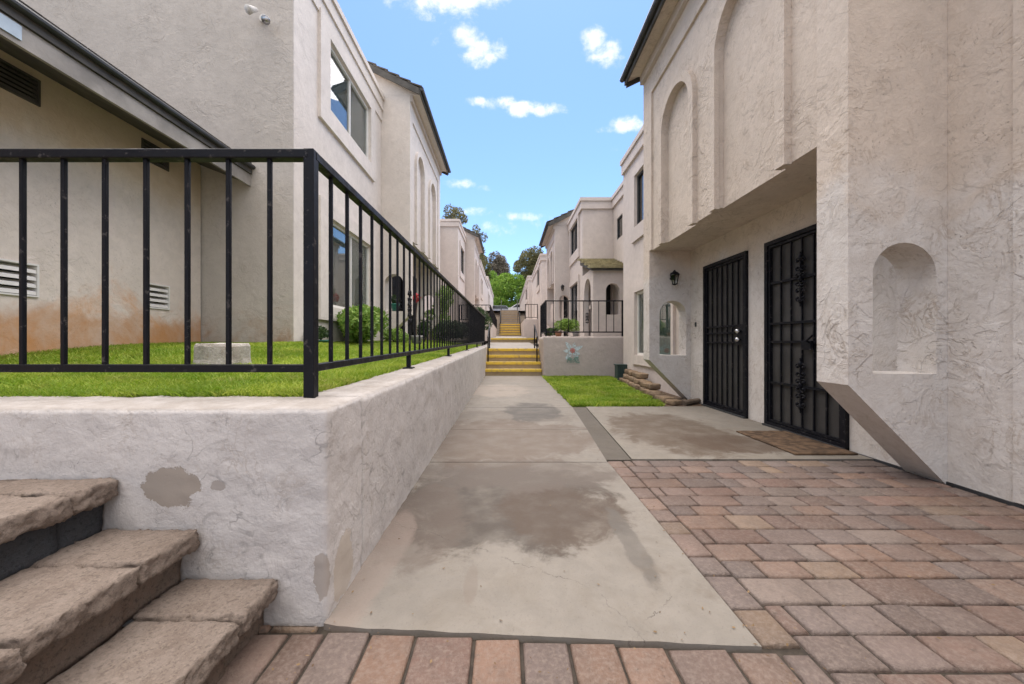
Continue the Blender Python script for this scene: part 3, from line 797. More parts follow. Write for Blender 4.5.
def bay_house(label, s, xb, xw, y0, y1, z0, ztop, arches, doors, mat, yback=None, body=5.5, wingarch=(.12, .55), near_ext=None, detail=True, under=2.42, group=None, tall_over=None):
    """two-storey townhouse whose arched upper storey overhangs the doors, between two wing walls.
    s=+1 stands on the right. xb: bay face, xw: door wall (absolute x)."""
    t = thing('townhouse', label, 'house', (s*xw, y0, z0), group)
    X = lambda x: s*x
    wt = .25
    # door wall
    yn = near_ext if near_ext is not None else y0
    holes = [rect(a, b_, z0+.001, z0+2.08) for (a, b_, _) in doors]
    b = NB(); prism(b, 'yz', rect(yn, y1, z0-.6, ztop-.02), holes, X(xw), X(xw+.2)); mk('wall', b, mat, t)
    b = NB(); box(b, X(xw+.201), X(xw+body), yn, y1, z0-.6, ztop-.02); mk('rear_wall', b, mat, t)
    for (a, b_, sty) in doors: secdoor(t, s, X(xw), a+.002, b_-.002, z0+.012, z0+2.075, sty)
    # wing walls
    for ya in (y0, y1-wt):
        out = [(X(xb), z0+.66), (X(xw-.001), z0-.02), (X(xw-.001), ztop-.02), (X(xb), ztop-.02)]
        w0 = xb+.165; w1 = xw-.075
        hole = arch(min(X(w0), X(w1)), max(X(w0), X(w1)), z0+.735, z0+1.62)
        b = NB(); prism(b, 'xz', out, [hole], ya, ya+wt); mk('wing_wall', b, mat, t)
    # bay: recess sheet, face panel with arched notches
    ba, bb_ = y0+wt, y1-wt; zb = z0+under
    b = NB(); box(b, X(xb+.075), X(xw-.001), ba+.001, bb_-.001, zb, ztop-.02); mk('upper_storey', b, mat, t)
    holes = [arch(yc-r, yc+r, zb-.001+.0, za) for (yc, r, za) in arches]
    # panel split into strips so the arches stay open at the bottom
    pts = [(ba+.001, zb)]
    for (yc, r, za) in sorted(arches):
        ap = arch(yc-r, yc+r, zb, za)[2:]       # from right spring over to left spring
        pts += [(yc-r, zb)] + ap[::-1] + [(yc+r, zb)]
    pts += [(bb_-.001, zb), (bb_-.001, ztop-.022), (ba+.001, ztop-.022)]
    b = NB(); prism(b, 'yz', pts, [], X(xb+.03), X(xb+.074)); mk('arcade_panel', b, mat, t)
    for (yc, r, za) in arches:
        o_ = arch(yc-r-.11, yc+r+.11, zb, za+.11, 20)[2:]; i_ = arch(yc-r, yc+r, zb, za, 20)[2:]
        ring = [(yc+r+.11, zb-.012)] + o_ + [(yc-r-.11, zb-.012), (yc-r, zb-.012)] + i_[::-1] + [(yc+r, zb-.012)]
        b = NB(); prism(b, 'yz', ring, [], X(xb-.03), X(xb+.032)); mk('arch_moulding', b, mat, t)
    # border band
    band = [(ba+.001, ztop-.5), (bb_-.08, ztop-.5), (bb_-.08, zb-.0), (bb_-.001, zb-.0), (bb_-.001, ztop-.023), (ba+.001, ztop-.023)]
    b = NB(); prism(b, 'yz', band, [], X(xb-.001), X(xb+.031)); mk('border_band', b, mat, t)
    # roof
    xe = xb-.24; ye0, ye1 = y0-.12, y1+.14; xr = xw+.75; pitch = .5; zr_ = ztop+(xr-xe)*pitch; x2 = xw+body
    b = NB(); prism(b, 'xz', [(X(xe), ztop-.015), (X(xe), ztop+.04), (X(xr), zr_), (X(x2), zr_-.5), (X(x2), ztop-.015)], [], y0+.002, y1-.002)
    roof = mk('roof', b, mat, t)
    b = NB(); prism(b, 'xz', [(X(xe), ztop-.01), (X(xe), ztop+.04), (X(xr), zr_+.02), (X(xr), zr_-.05)], [], ye0, ye1); mk('soffit', b, m_soffit, roof)
    b = NB(); box(b, X(xe-.005), X(xe-.035), ye0-.01, ye1+.01, ztop-.06, ztop+.075); mk('fascia', b, m_fasciad, roof)
    b = NB(); tube(b, [(X(xe-.07), ye0-.02, ztop+.045), (X(xe-.07), ye1+.02, ztop+.045)], .045, 10); mk('gutter', b, m_gutter, roof)
    for yy in (ye0-.03, ye1+.001):
        b = NB(); prism(b, 'xz', [(X(xe), ztop-.09), (X(xe), ztop+.06), (X(xr), zr_+.05), (X(xr), zr_-.12)], [], yy, yy+.028); mk('rake_board', b, m_fasciad, roof)
    b = NB(); box(b, X(xb-.06), X(xb-.002), y0+.004, y1-.004, ztop-.16, ztop-.017); mk('crown_board', b, m_beigetrim, roof)
    tileroof(roof, s, X(xe-.06), ztop+.05, X(xr), zr_+.045, ye0-.04, ye1+.04, m_tile)
    # dark drip line at the foot of the wall
    b = NB(); box(b, X(xw-.006), X(xw+.02), y0-1.5 if near_ext is not None else y0, y0+.3, z0-.03, z0+.008)
    mk('drip_screed', b, m_gutter, t)
    return t

def flat_house(label, s, xf, y0, y1, z0, ztop, wins, mat, frontmat=None, body=5.5, bandz=.24, group=None, frontband=False):
    """flat-roofed stucco townhouse block; xf face plane (absolute x)"""
    t = thing('townhouse', label, 'house', (s*xf, y0, z0), group); X = lambda x: s*x
    holes = [rect(a, b_, c, d) for (a, b_, c, d, *_) in wins]
    b = NB(); prism(b, 'yz', rect(y0+.019, y1, z0-.6, ztop-.05), holes, X(xf), X(xf+.2)); mk('wall', b, mat, t)
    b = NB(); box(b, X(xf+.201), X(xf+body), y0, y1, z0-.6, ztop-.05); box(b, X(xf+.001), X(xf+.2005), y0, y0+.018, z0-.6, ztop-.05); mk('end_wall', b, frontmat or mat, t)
    MT = mat
    for (a, b_, c, d, *opt) in wins:
        kw = dict(opt[0]) if opt else {}
        wd = window(t, 'yz', 0, X(xf), a, b_, c, d, -s, **kw)
        for ch in wd.children:
            if ch.name.startswith('surround'): ch.data.materials[0] = mat
    # parapet: coping and band wrapping the corner
    b = NB(); prism(b, 'xy', [(X(xf-.09), y0-.09), (X(xf-.09), y1), (X(xf+body), y1), (X(xf+body), y0-.09)], [], ztop-.05, ztop+.06); mk('coping', b, mat, t)
    b = NB(); prism(b, 'xy', [(X(xf-.055), y0-.055), (X(xf-.055), y1-.002), (X(xf+.001), y1-.002), (X(xf+.001), y0-.001), (X(xf+body), y0-.001), (X(xf+body), y0-.055)], [], ztop-bandz-.05, ztop-.052); mk('cornice', b, mat, t)
    if not frontband: return t
    b = NB(); prism(b, 'xy', [(X(xf-.025), y0-.025), (X(xf-.025), y1-.003), (X(xf+.001), y1-.003), (X(xf+.001), y0-.001), (X(xf+body-.01), y0-.001), (X(xf+body-.01), y0-.025)], [], ztop-bandz-.30, ztop-bandz-.052); mk('cornice_band', b, mat, t)
    return t

# ---- right side
R1 = bay_house('beige stucco townhouse on the right with two black security doors under arched panels', 1, 2.30, 2.97, 2.46, 6.15, 0, 5.43,
     [(3.55, .45, 4.54), (4.98, .40, 4.42)], [(4.49, 5.47, 1), (3.165, 4.17, 2)], m_right, near_ext=-3.5)
b = NB(); box(b, 2.952, 2.969, -3.5, 2.13, .02, 5.3); mk('pilaster', b, m_right, R1)
b = NB(); box(b, 2.955, 2.972, 5.72, 5.75, 1.19, 1.26); mk('doorbell', b, m_gutter, R1)
b = NB(); box(b, 2.958, 2.972, -3.4, 3.16, -.02, .010); mk('base_screed', b, m_gutter, R1)
R2 = flat_house('flat roofed pink beige townhouse behind the arched one, window above the stone edging', 1, 2.98, 6.16, 9.35, 0, 5.5,
     [(6.55, 8.4, 3.6, 4.76, {'blind': m_dark, 'frame': m_gutter, 'sur': (.1, .22, .2, .33)}), (6.55, 8.4, .66, 2.08, {'sur': (.1, .2, .16, .22)})], m_far)
R2b = flat_house('recessed wing with tiny window between two taller stucco fronts on the right', 1, 3.40, 9.36, 11.69, .5, 5.5,
     [(10.75, 11.3, 4.1, 4.75, {'blind': m_dark, 'frame': m_gutter, 'surround': False, 'mull': False})], m_far)
R3 = flat_house('stepped parapet townhouse beside the tiled porch and terrace on the right', 1, 2.42, 11.7, 14.2, 1.05, 5.5,
     [(12.3, 13.8, 4.13, 5.15, {'blind': m_dark, 'frame': m_gutter}), (12.3, 13.8, 1.5, 3.0, {'blind': m_dark, 'frame': m_gutter})], m_far)
R4 = bay_house('arched overhanging townhouse on the right behind the terrace bush', 1, 1.86, 2.5, 14.2, 17.2, 1.15, 5.5,
     [(15.1, .35, 4.7), (16.3, .35, 4.7)], [(15.0, 15.9, 2)], m_far, under=2.25)
R5 = flat_house('far pale flat roofed townhouse on the right below the olive tree', 1, 1.84, 19.5, 26.5, 1.4, 5.6,
     [(20.5, 22, 4.2, 5.2, {'blind': m_dark, 'frame': m_gutter})], m_far)
R6 = flat_house('farthest pale townhouse on the right beside the green trees', 1, 1.62, 27.6, 48, 2.4, 5.9, [(29, 31, 4.4, 5.3, {'blind': m_dark, 'frame': m_gutter})], m_far)

# porch on R3
po = thing('porch', 'small porch with arched openings under a mossy tiled roof on the right terrace', 'porch', (2.9, 10.3, 1.1))
b = NB(); prism(b, 'xz', rect(2.42, 3.39, 1.0, 3.0), [arch(2.78, 3.17, 1.72, 2.60)], 10.25, 10.42); mk('front_wall', b, m_far, po)
b = NB(); prism(b, 'yz', rect(10.421, 11.69, 1.0, 3.05), [arch(10.55, 11.45, 1.12, 2.85)], 2.42, 2.56); mk('side_wall', b, m_far, po)
b = NB(); box(b, 2.38, 2.6, 10.42, 10.56, 1.9, 2.0); mk('column_capital', b, m_beigetrim, po)
b = NB(); prism(b, 'yz', [(10.1, 2.93), (10.1, 3.0), (11.68, 3.56), (11.68, 3.4)], [], 2.34, 3.39); rf = mk('roof', b, m_fasciad, po)
b = NB()
for i in range(7):
    y0_, z0_ = 10.03+i*.235, 2.985+i*.0845-.0
    x = 2.26+(.07 if i % 2 else 0)
    while x < 3.36:
        x1 = min(x+.19, 3.39)
        v = [b.verts.new(p) for p in ((x, y0_, z0_+.075), (x1-.008, y0_, z0_+.075), (x1-.008, y0_+.26, z0_+.10), (x, y0_+.26, z0_+.10), (x, y0_, z0_+.005), (x1-.008, y0_, z0_+.005), (x1-.008, y0_+.26, z0_+.06), (x, y0_+.26, z0_+.06))]
        for q in ((0,1,2,3), (4,7,6,5), (0,4,5,1), (1,5,6,2), (2,6,7,3), (3,7,4,0)): b.faces.new([v[k] for k in q])
        x = x1
mk('tiles', b, m_tileg, rf)
b = NB(); box(b, 2.9, 3.3, 11.64, 11.69, 1.1, 2.95); mk('door', b, m_dark, po)

# right terrace wall + railing
tw = thing('terrace_wall', 'grey stucco terrace wall with a faded flower painting behind the right lawn', 'wall', (2.0, 9.9, 0))
b = NB(); rockbox(b, (.99, 9.82, -.05), (3.19, 10.06, 1.10), .05, .012, .004, 6); mk('wall', b, m_ret2, tw, True)
b = NB(); rockbox(b, (.99, 10.061, -.05), (1.2, 11.45, 1.10), .08, .012, .004, 6); mk('side_wall', b, m_ret2, tw, True)
def paintmat(name, c, th):
    t = NT(name, .8, .2); t.color(c)
    f = t.ramp(t.noise(22, 5, .7, 1.), th, th+.08)
    tp = t.n('ShaderNodeBsdfTransparent'); mx_ = t.n('ShaderNodeMixShader'); t.put(mx_.inputs[0], f)
    t.t.links.new(tp.outputs[0], mx_.inputs[1]); t.t.links.new(t.b.outputs[0], mx_.inputs[2]); t.t.links.new(mx_.outputs[0], t.t.nodes['Material Output'].inputs[0])
    return t.m
mp1 = paintmat('faded_paint_blue', (.56, .66, .70), .42); mp2 = paintmat('faded_paint_red', (.55, .20, .18), .40); mp3 = paintmat('faded_paint_green', (.18, .30, .26), .44)
b = NB()
for k, (a, l) in enumerate(((.5, .26), (1.3, .2), (2.2, .26), (3.1, .2), (4.0, .25), (5.3, .26), (5.9, .18))):
    l *= 1.25; pts = [(1.76+l*t*math.cos(a)+.055*math.sin(math.pi*t)*math.sin(a)*sg, .70+l*t*math.sin(a)-.055*math.sin(math.pi*t)*math.cos(a)*sg) for sg, tt in ((1, [i/6 for i in range(7)]), (-1, [i/6 for i in range(5, 0, -1)])) for t in tt]
    b.faces.new([b.verts.new((x, 9.812-.0008*k, z)) for x, z in pts])
mk('painted_petals', b, mp1, tw, recalc=False)
b = NB(); b.faces.new([b.verts.new((1.76+.07*math.cos(a), 9.803, .72+.07*math.sin(a))) for a in [i*.628 for i in range(10)]]); mk('painted_centre', b, mp2, tw, recalc=False)
b = NB(); b.faces.new([b.verts.new(p) for p in ((1.60, 9.801, .40), (1.95, 9.801, .38), (1.93, 9.801, .56), (1.63, 9.801, .54))]); mk('painted_leaves', b, mp3, tw, recalc=False)
sheet('terrace_floor', [(1.2, 10.06), (3.4, 10.06), (3.4, 18), (1.2, 18)], 1.075, m_farpath)
TT = lambda x, y: 1.10
railing('black iron railing across the right terrace wall in front of the porch', (1.06, 9.93), (3.14, 9.93), TT, h=.98, pitch=.205, ornament=((1.12, .5),), pk=.018, rail=.03, wide=.035)
railing('black iron railing along the right terrace edge beside the steps', (1.06, 9.98), (1.06, 11.4), TT, h=.98, pitch=.17, post0=False, pk=.02, rail=.03, wide=.035)

# planter, stone edging
pl = thing('planter_box', 'small dark green ribbed planter at the foot of the terrace wall', 'planter', (2.95, 9.2, 0))
b = NB(); bbox(b, 2.74, 3.06, 9.05, 9.3, .0, .36, .01)
for i in range(7): box(b, 2.75+i*.046, 2.767+i*.046, 9.038, 9.052, .02, .34)
mk('box_body', b, m_planter, pl); b = NB(); bbox(b, 2.72, 3.08, 9.03, 9.32, .362, .395, .008); mk('rim', b, m_planter, pl)
ed = thing('stone_edging', 'low stacked tan stone block edging between lawn and wall', 'edging', (2.5, 7, 0))
for course in range(3):
    yy = 5.6+course*.85+.07*course
    while yy < 8.75:
        x = edgex(yy)+.07+course*.055+random.uniform(-.02, .03); L = random.uniform(.17, .24); hh = random.uniform(.085, .10)
        b = NB(); rockbox(b, (x, yy, .0+course*.1), (x+.19, yy+L-.035, hh+course*.1), .022, .010, .012, 11, fine=.008, rot=random.uniform(-.22, .22)+.1)
        mk('block', b, random.choice((m_block, m_blockd)), ed, True); yy += L
b = NB(); rockbox(b, (2.42, 5.42, .0), (2.62, 5.58, .08), .03, .012, .01, 9, rot=.4); mk('block', b, m_block, ed, True)
lg = NB(); tube(lg, [(2.62, 5.42, .03), (2.78, 5.50, .05), (2.95, 5.62, .05)], .05, 10, .035); tube(lg, [(2.55, 5.5, .02), (2.8, 5.75, .03)], .03, 8)
tag(mk('dark_log', lg, m_bark, origin=(2.75, 5.5, 0)), 'dark crooked log lying at the foot of the wing wall by the first door', 'log')
# doormat, lantern
dm = NB(); rockbox(dm, (2.40, 3.04, .006), (2.93, 3.83, .022), .025, .004, .004, 12)
tag(mk('doormat', dm, m_mat, origin=(2.66, 3.4, .006), smooth=True), 'worn brown doormat in front of the scrolled security door', 'doormat')
def lantern(x, y, z, label, sgn=-1, sc=1.):
    t = thing('wall_lantern', label, 'lantern', (x, y, z), 'wall lanterns by the doors')
    b = NB(); lathe(b, (x, y-.02, z-.02), [(.03, 0), (.045, .015), (.045, .03), (.02, .045)], 12); box(b, x-.03, x+.03, y-.012, y, z-.02, z+.10); mk('bracket', b, m_iron, t)
    b = NB(); tube(b, [(x, y-.01, z+.08), (x, y-.05, z+.12), (x, y-.09, z+.10)], .007, 6); mk('arm', b, m_iron, t)
    b = NB(); lathe(b, (x, y-.09, z-.10), [(.035, 0), (.062, .15)], 6); mk('glass', b, m_lamp, t)
    b = NB()
    for k in range(6):
        a = k*math.pi/3; tube(b, [(x+.036*math.cos(a), y-.09+.036*math.sin(a), z-.10), (x+.064*math.cos(a), y-.09+.064*math.sin(a), z+.05)], .005, 5)
    lathe(b, (x, y-.09, z-.115), [(.015, 0), (.042, .015), (.042, .02)], 12); lathe(b, (x, y-.09, z+.05), [(.078, 0), (.05, .035), (.012, .06), (.012, .075)], 12); mk('cage', b, m_iron, t)
    return t
lantern(2.67, 5.9, 1.97, 'black hexagonal wall lantern above the arched opening by the first door')

# ---- left side
L1 = flat_house('tall flat roofed stucco townhouse on the left with a wide framed window', -1, 3.0, 5.12, 8.7, .85, 6.74,
     [(6.12, 7.93, 4.85, 6.02, {'sur': (.33, .25, .24, .32), 'blind': m_blind}), (6.2, 7.95, 1.55, 3.03, {'sur': (.42, .25, .25, .24)})], m_left, frontmat=m_leftshade, body=9, frontband=True)
L2 = bay_house('left townhouse with arched overhanging upper storey and tiled roof', -1, 2.31, 2.99, 8.7, 12.6, .95, 6.85,
     [(9.75, .38, 5.85), (11.35, .38, 5.85)], [(9.5, 10.4, 1), (11.0, 11.95, 2)], m_left, under=2.5)
L2b = flat_house('recessed left townhouse wing behind the climbing shrub', -1, 3.4, 12.61, 17.9, 1.0, 6.6, [(13.5, 14.8, 1.9, 3.0, {'blind': m_dark})], m_far)
L3 = flat_house('pale left townhouse block with double cornice past the arched bay', -1, 2.40, 17.9, 20.9, 1.5, 6.9,
     [(18.6, 20.2, 4.6, 5.9, {'blind': m_dark, 'frame': m_gutter})], m_far)
L4 = bay_house('far left townhouse with dark sloping eave', -1, 1.87, 2.5, 21.0, 24.7, 1.6, 7.0, [(22, .35, 5.9), (23.6, .35, 5.9)], [(22.4, 23.3, 1)], m_far, under=2.2)
L5 = flat_house('far left pale townhouse stepping down before the trees', -1, 1.87, 24.9, 36, 1.8, 6.5, [(26, 27.5, 4.4, 5.5, {'blind': m_dark})], m_far)
L6 = flat_house('farthest left townhouse ending beside the green trees', -1, 1.95, 36.2, 52, 3, 7.4, [(38, 40, 5, 6, {'blind': m_dark})], m_far)
# single-storey wing with vents and low eave
sh = thing('garage_wing', 'single storey stained stucco wing with louvred vents and a low sloping eave', 'garage', (-4.28, 3, .85))
vents = [(3.03, 3.33, 1.355, 1.655), (4.34, 4.62, 1.355, 1.655), (2.85, 3.34, 3.10, 3.34), (4.27, 4.61, 3.10, 3.34)]
b = NB(); prism(b, 'yz', rect(-2.5, 5.10, -.05, 3.42), [rect(a, c, d, e) for a, c, d, e in vents], -4.28, -4.46); mk('wall', b, m_shed, sh)
b = NB(); box(b, -4.461, -9, -2.5, 5.1, -.05, 3.4); mk('rear_wall', b, m_shed, sh)
for i, (a, c, d, e) in enumerate(vents):
    low = i < 2
    b = NB(); prism(b, 'yz', rect(a, c, d, e), [rect(a+.015, c-.015, d+.015, e-.015)], -4.40, -4.265); v = mk('vent', b, m_white if low else m_fasciad, sh)
    b = NB(); n = 4 if low else 5
    for k in range(n):
        z = d+.02+(e-d-.04)*k/n; q = [(-4.272, z), (-4.276, z+.028), (-4.35, z+.062), (-4.35, z+.05)]
        prism(b, 'xz', q, [], a+.016, c-.016)
    mk('louvres', b, m_white if low else m_fasciad, v)
    b = NB(); box(b, -4.42, -4.45, a, c, d, e); mk('dark_backing', b, m_dark, v)
b = NB(); prism(b, 'xz', [(-3.62, 3.16), (-3.62, 3.36), (-9, 5.5), (-9, 5.3)], [], -2.6, 5.11); rf = mk('roof', b, m_fasciad, sh)
b = NB(); box(b, -3.615, -3.585, -2.6, 5.112, 3.13, 3.29); mk('lower_fascia', b, m_fascia, rf)
b = NB(); box(b, -3.59, -3.565, -2.6, 5.108, 3.295, 3.375); mk('upper_fascia', b, m_fasciad, rf)
b = NB(); tube(b, [(-3.545, -2.6, 3.39), (-3.545, 5.105, 3.39)], .03, 10); mk('gutter', b, m_gutter, rf)
b = NB(); box(b, -3.584, -3.575, 2.40, 2.69, 3.17, 3.275); mk('metal_flashing', b, m_bluemetal, rf)
tileroof(rf, -1, -3.58, 3.40, -6.5, 4.57, -2.6, 5.10, m_tile)
# floodlight
def mv(b):
    for v in b.verts: v.co += Vector((.07, 0, -.13))
fl = thing('floodlight', 'white twin floodlight high on the blank left wall', 'floodlight', (-3.38, 5.12, 5.42))
b = NB(); lathe(b, (-3.47, 5.10, 5.56), [(.055, 0), (.055, .02)], 14); t_ = b
for v in b.verts: v.co = Vector((v.co.x, 5.105-(v.co.z-5.56), 5.6+(v.co.y-5.10)))
mv(b); mk('base_plate', b, m_white, fl)
b = NB(); tube(b, [(-3.47, 5.09, 5.60), (-3.43, 5.04, 5.56), (-3.38, 5.0, 5.54)], .012, 8); mv(b); mk('arm', b, m_silver, fl)
for (x, z, dx) in ((-3.52, 5.66, -.05), (-3.36, 5.52, .03)):
    b = NB(); tube(b, [(x, 5.03, z), (x+dx*.5, 4.98, z-.04), (x+dx, 4.93, z-.09)], .025, 12, .055); mv(b); mk('lamp_head', b, m_silver if dx > 0 else m_white, fl, True)
# stump
sp_ = NB(); lathe(sp_, (-2.22, 2.85, .76), [(.19, 0), (.175, .06), (.17, .155), (.16, .175), (.07, .18)], 40)
for v in sp_.verts:
    k = 1+.07*mn.noise(v.co*7)+.04*mn.noise(v.co*17); v.co.x = -2.22+(v.co.x+2.22)*k; v.co.y = 2.85+(v.co.y-2.85)*k; v.co.z += .012*mn.noise(v.co*9)
tag(mk('tree_stump', sp_, m_stump, origin=(-2.22, 2.85, .78), smooth=False), 'short whitish tree stump on the left lawn behind the railing', 'stump')
# left plants
bush('shrub', 'bright green leafy shrub under the lower left window', 'shrub', (-2.55, 6.35, .87), (.55, 1.15, .72), 6500, .085, m_leaf)
bush('shrub', 'small green plant in a dark teal pot at the left building corner', 'potted plant', (-2.78, 5.45, .98), (.26, .26, .2), 900, .05, m_leafd, pot=(.16, .12))
bush('shrub', 'low green plants with pale flowers past the window shrub', 'shrub', (-2.5, 8.15, .9), (.35, .5, .4), 2500, .05, m_leaf)
tl = thing('climbing_plant', 'tall green climbing shrub by the left wall behind the railing', 'shrub', (-2.35, 12.75, 1.0))
leafmesh('foliage', crownpts([((-2.35+random.uniform(-.25, .25), 12.75+random.uniform(-.3, .3), 1.2+k*.17), (.3, .35, .22), 1) for k in range(10)], 520), .075, m_leaf, tl, (-2.35, 12.75, 1.0))
b = NB(); tube(b, [(-2.35, 12.75, 1.0), (-2.3, 12.7, 1.8), (-2.38, 12.8, 2.7)], .03, 6, .01); mk('stem', b, m_bark, tl)
bush('shrub', 'dark green mound shrub beside the left railing', 'shrub', (-1.65, 11.4, .9), (.7, .8, .75), 6500, .06, m_leafd)
bush('shrub', 'dark rounded shrub past the end of the left railing', 'shrub', (-1.15, 14.5, 1.35), (.6, 1.6, .95), 7000, .07, m_leafd)
bush('shrub', 'green shrub in the shade next to the wing wall opening on the left', 'shrub', (-2.3, 10.2, .95), (.3, .5, .6), 2600, .055, m_leafd)
# pot and red flowers near L2 wing
fp = thing('flower_pot', 'teal pot with leaves standing in the left arched opening', 'flower pot', (-2.7, 8.8, 1.69))
b = NB(); lathe(b, (-2.7, 8.8, 1.70), [(.06, 0), (.10, .14), (.11, .15), (.11, .17), (.09, .16)], 16); mk('pot', b, m_teal, fp, True)
leafmesh('leaves', crownpts([((-2.7, 8.8, 1.98), (.1, .1, .12), 1)], 260), .05, m_leafd, fp, (-2.7, 8.8, 1.69))
rfp = thing('red_flowers', 'red flowers on a thin stem beside the left door', 'flowers', (-2.75, 9.4, .95))
b = NB(); tube(b, [(-2.1, 8.5, .95), (-2.12, 8.5, 1.5), (-2.08, 8.5, 1.98)], .012, 6); mk('stem', b, m_bark, rfp)
leafmesh('petals', crownpts([((-2.1, 8.5, 1.98), (.09, .09, .1), 1)], 160), .05, m_flower, rfp, (-2.1, 8.5, .95))
b = NB(); lathe(b, (-2.1, 8.5, .86), [(.1, 0), (.13, .2), (.14, .24), (.1, .22)], 14); mk('pot', b, m_potg, rfp, True)

# ------------------------------------------------------------------ far walkway and flights
def flight(label, x0, x1, y0, zs, rise, tread, n, endY, group='concrete steps with yellow nosings', nose=None):
    t = thing('concrete_steps', label, 'steps', ((x0+x1)/2, y0, zs), group)
    for i in range(n):
        b = NB(); ya = y0+i*tread; box(b, x0+.001*i, x1-.001*i, ya+.012, endY-.002*i, zs+i*rise-.05, zs+(i+1)*rise-.004); mk('step', b, m_step, t)
        b = NB(); bbox(b, x0+.002, x1-.002, ya-.012, ya+.10, zs+(i+1)*rise-.075, zs+(i+1)*rise+.003, .006); mk('nosing', b, nose or m_yellow, t)
    return t
flight('nearest concrete steps with yellow painted edges at the end of the walkway', -.62, .975, 10.23, 0, .187, .31, 4, 11.45)
sheet('upper_walkway', [(-.85, 11.42, .749), (1.0, 11.42, .749), (1.05, 17.0, .93), (-.85, 17.0, .93)], 0, m_farpath)
flight('single wide yellow edged step halfway along the path', -.75, 1.4, 17.0, .93, .2, .3, 1, 17.5)
sheet('middle_walkway', [(-.75, 17.48, 1.127), (1.0, 17.48, 1.127), (1.0, 26.0, 1.36), (-.75, 26.0, 1.36)], 0, m_farpath)
flight('second flight of yellow edged steps farther up the path', -.55, 1.0, 26.0, 1.36, .187, .31, 5, 27.8)
sheet('high_walkway', [(-.6, 27.7, 2.3), (1.0, 27.7, 2.3), (1.0, 30.0, 2.36), (-.6, 30.0, 2.36)], 0, m_farpath)
flight('last and highest flight of tan steps in the distance', -.6, 1.0, 29.8, 2.34, .175, .30, 8, 32.6, nose=m_farpath)
sheet('parking_area', [(-12, 32.5, 3.735), (12, 32.5, 3.735), (12, 60, 4.9), (-12, 60, 4.9)], 0, m_strip)
def handrail(label, x, y0, z0, y1, z1, h=.75):
    t = thing('handrail', label, 'handrail', (x, y0, z0), 'thin handrails on the steps')
    for (y, z) in ((y0, z0), (y1, z1)):
        b = NB(); tube(b, [(x, y, z-.02), (x, y, z+h)], .02, 8); mk('post', b, m_iron, t)
    b = NB(); tube(b, [(x, y0-.08, z0+h-.04), (x, y0, z0+h), (x, y1, z1+h), (x, y1+.1, z1+h)], .02, 8); mk('rail', b, m_iron, t)
handrail('thin dark handrail on the left of the nearest steps', -.55, 10.6, .37, 11.5, .74)
handrail('thin dark handrail on the right of the nearest steps', .87, 10.6, .37, 11.5, .74)
handrail('dark handrail on the second flight, left side', -.5, 26.2, 1.5, 27.6, 2.3, .9)
handrail('dark handrail on the second flight, right side', .95, 26.2, 1.5, 27.6, 2.3, .9)
handrail('dark handrail on the last flight, left side', -.5, 30.1, 2.5, 32.2, 3.74, .9)
handrail('dark handrail on the last flight, right side', .9, 30.1, 2.5, 32.2, 3.74, .9)
sheet('left_yard', [(-3.4, 13.0), (-.86, 13.0), (-.86, 18.1), (-3.4, 18.1)], 1.0, m_farpath)
def terr(label, x0, x1, y0, y1, z0, z1, mat):
    b = NB(); bbox(b, x0, x1, y0, y1, z0, z1, .02); return tag(mk('terrace_wall', b, mat, origin=((x0+x1)/2, y0, z0)), label, 'wall')
terr('white terrace wall on the left past the first steps', -3.4, -.78, 18.0, 34, .5, 1.95, m_far)
terr('white terrace wall at the right of the second flight', 1.03, 1.835, 21.5, 34.5, .8, 2.3, m_far)
terr('grey low wall across the left yard behind the railing end', -3.38, -.9, 13.1, 13.35, .6, 1.5, m_ret2)
railing('black iron railing on the far left terrace wall facing the path', (-.84, 18.05), (-2.35, 18.05), lambda x, y: 1.94, h=.85, pitch=.2, pk=.02)
railing('black iron railing along the far left terrace beside the path', (-.84, 18.1), (-.84, 30), lambda x, y: 1.94, h=.85, pitch=.17, post0=False, pk=.02)
railing('black iron railing on the far right terrace wall', (1.09, 21.6), (1.8, 21.6), lambda x, y: 2.29, h=.9, pitch=.17, pk=.02)
# right terrace planting
bush('shrub', 'light green rounded bush behind the right terrace railing', 'shrub', (1.75, 10.7, 1.16), (.42, .35, .48), 5200, .045, m_leaf)
bush('shrub', 'low dark plant at the corner of the right terrace', 'shrub', (1.3, 11.0, 1.1), (.25, .5, .28), 1600, .05, m_leafd)
for i, (x, y) in enumerate(((1.95, 10.35), (1.45, 10.3))):
    b = NB(); lathe(b, (x, y, 1.10), [(.07, 0), (.1, .12), (.105, .15), (.08, .14)], 14)
    tag(mk('plant_pot', b, m_potg if i == 0 else m_terra, origin=(x, y, 1.1), smooth=True), ('round grey pot at the foot of the light green terrace bush', 'small terracotta pot left of the round grey pot on the terrace')[i], 'pot')
lantern(2.15, 14.2, 1.15+1.9, 'dark lantern on the far right wing wall')
b = NB(); bbox(b, -1.9, -1.5, 15.8, 16.2, 1.1, 1.75, .03); bbox(b, -1.93, -1.47, 15.77, 16.23, 1.752, 1.8, .02)
tag(mk('rubbish_bin', b, m_bin, origin=(-1.7, 16, .9)), 'dark bin in the left yard near the far railing', 'bin')
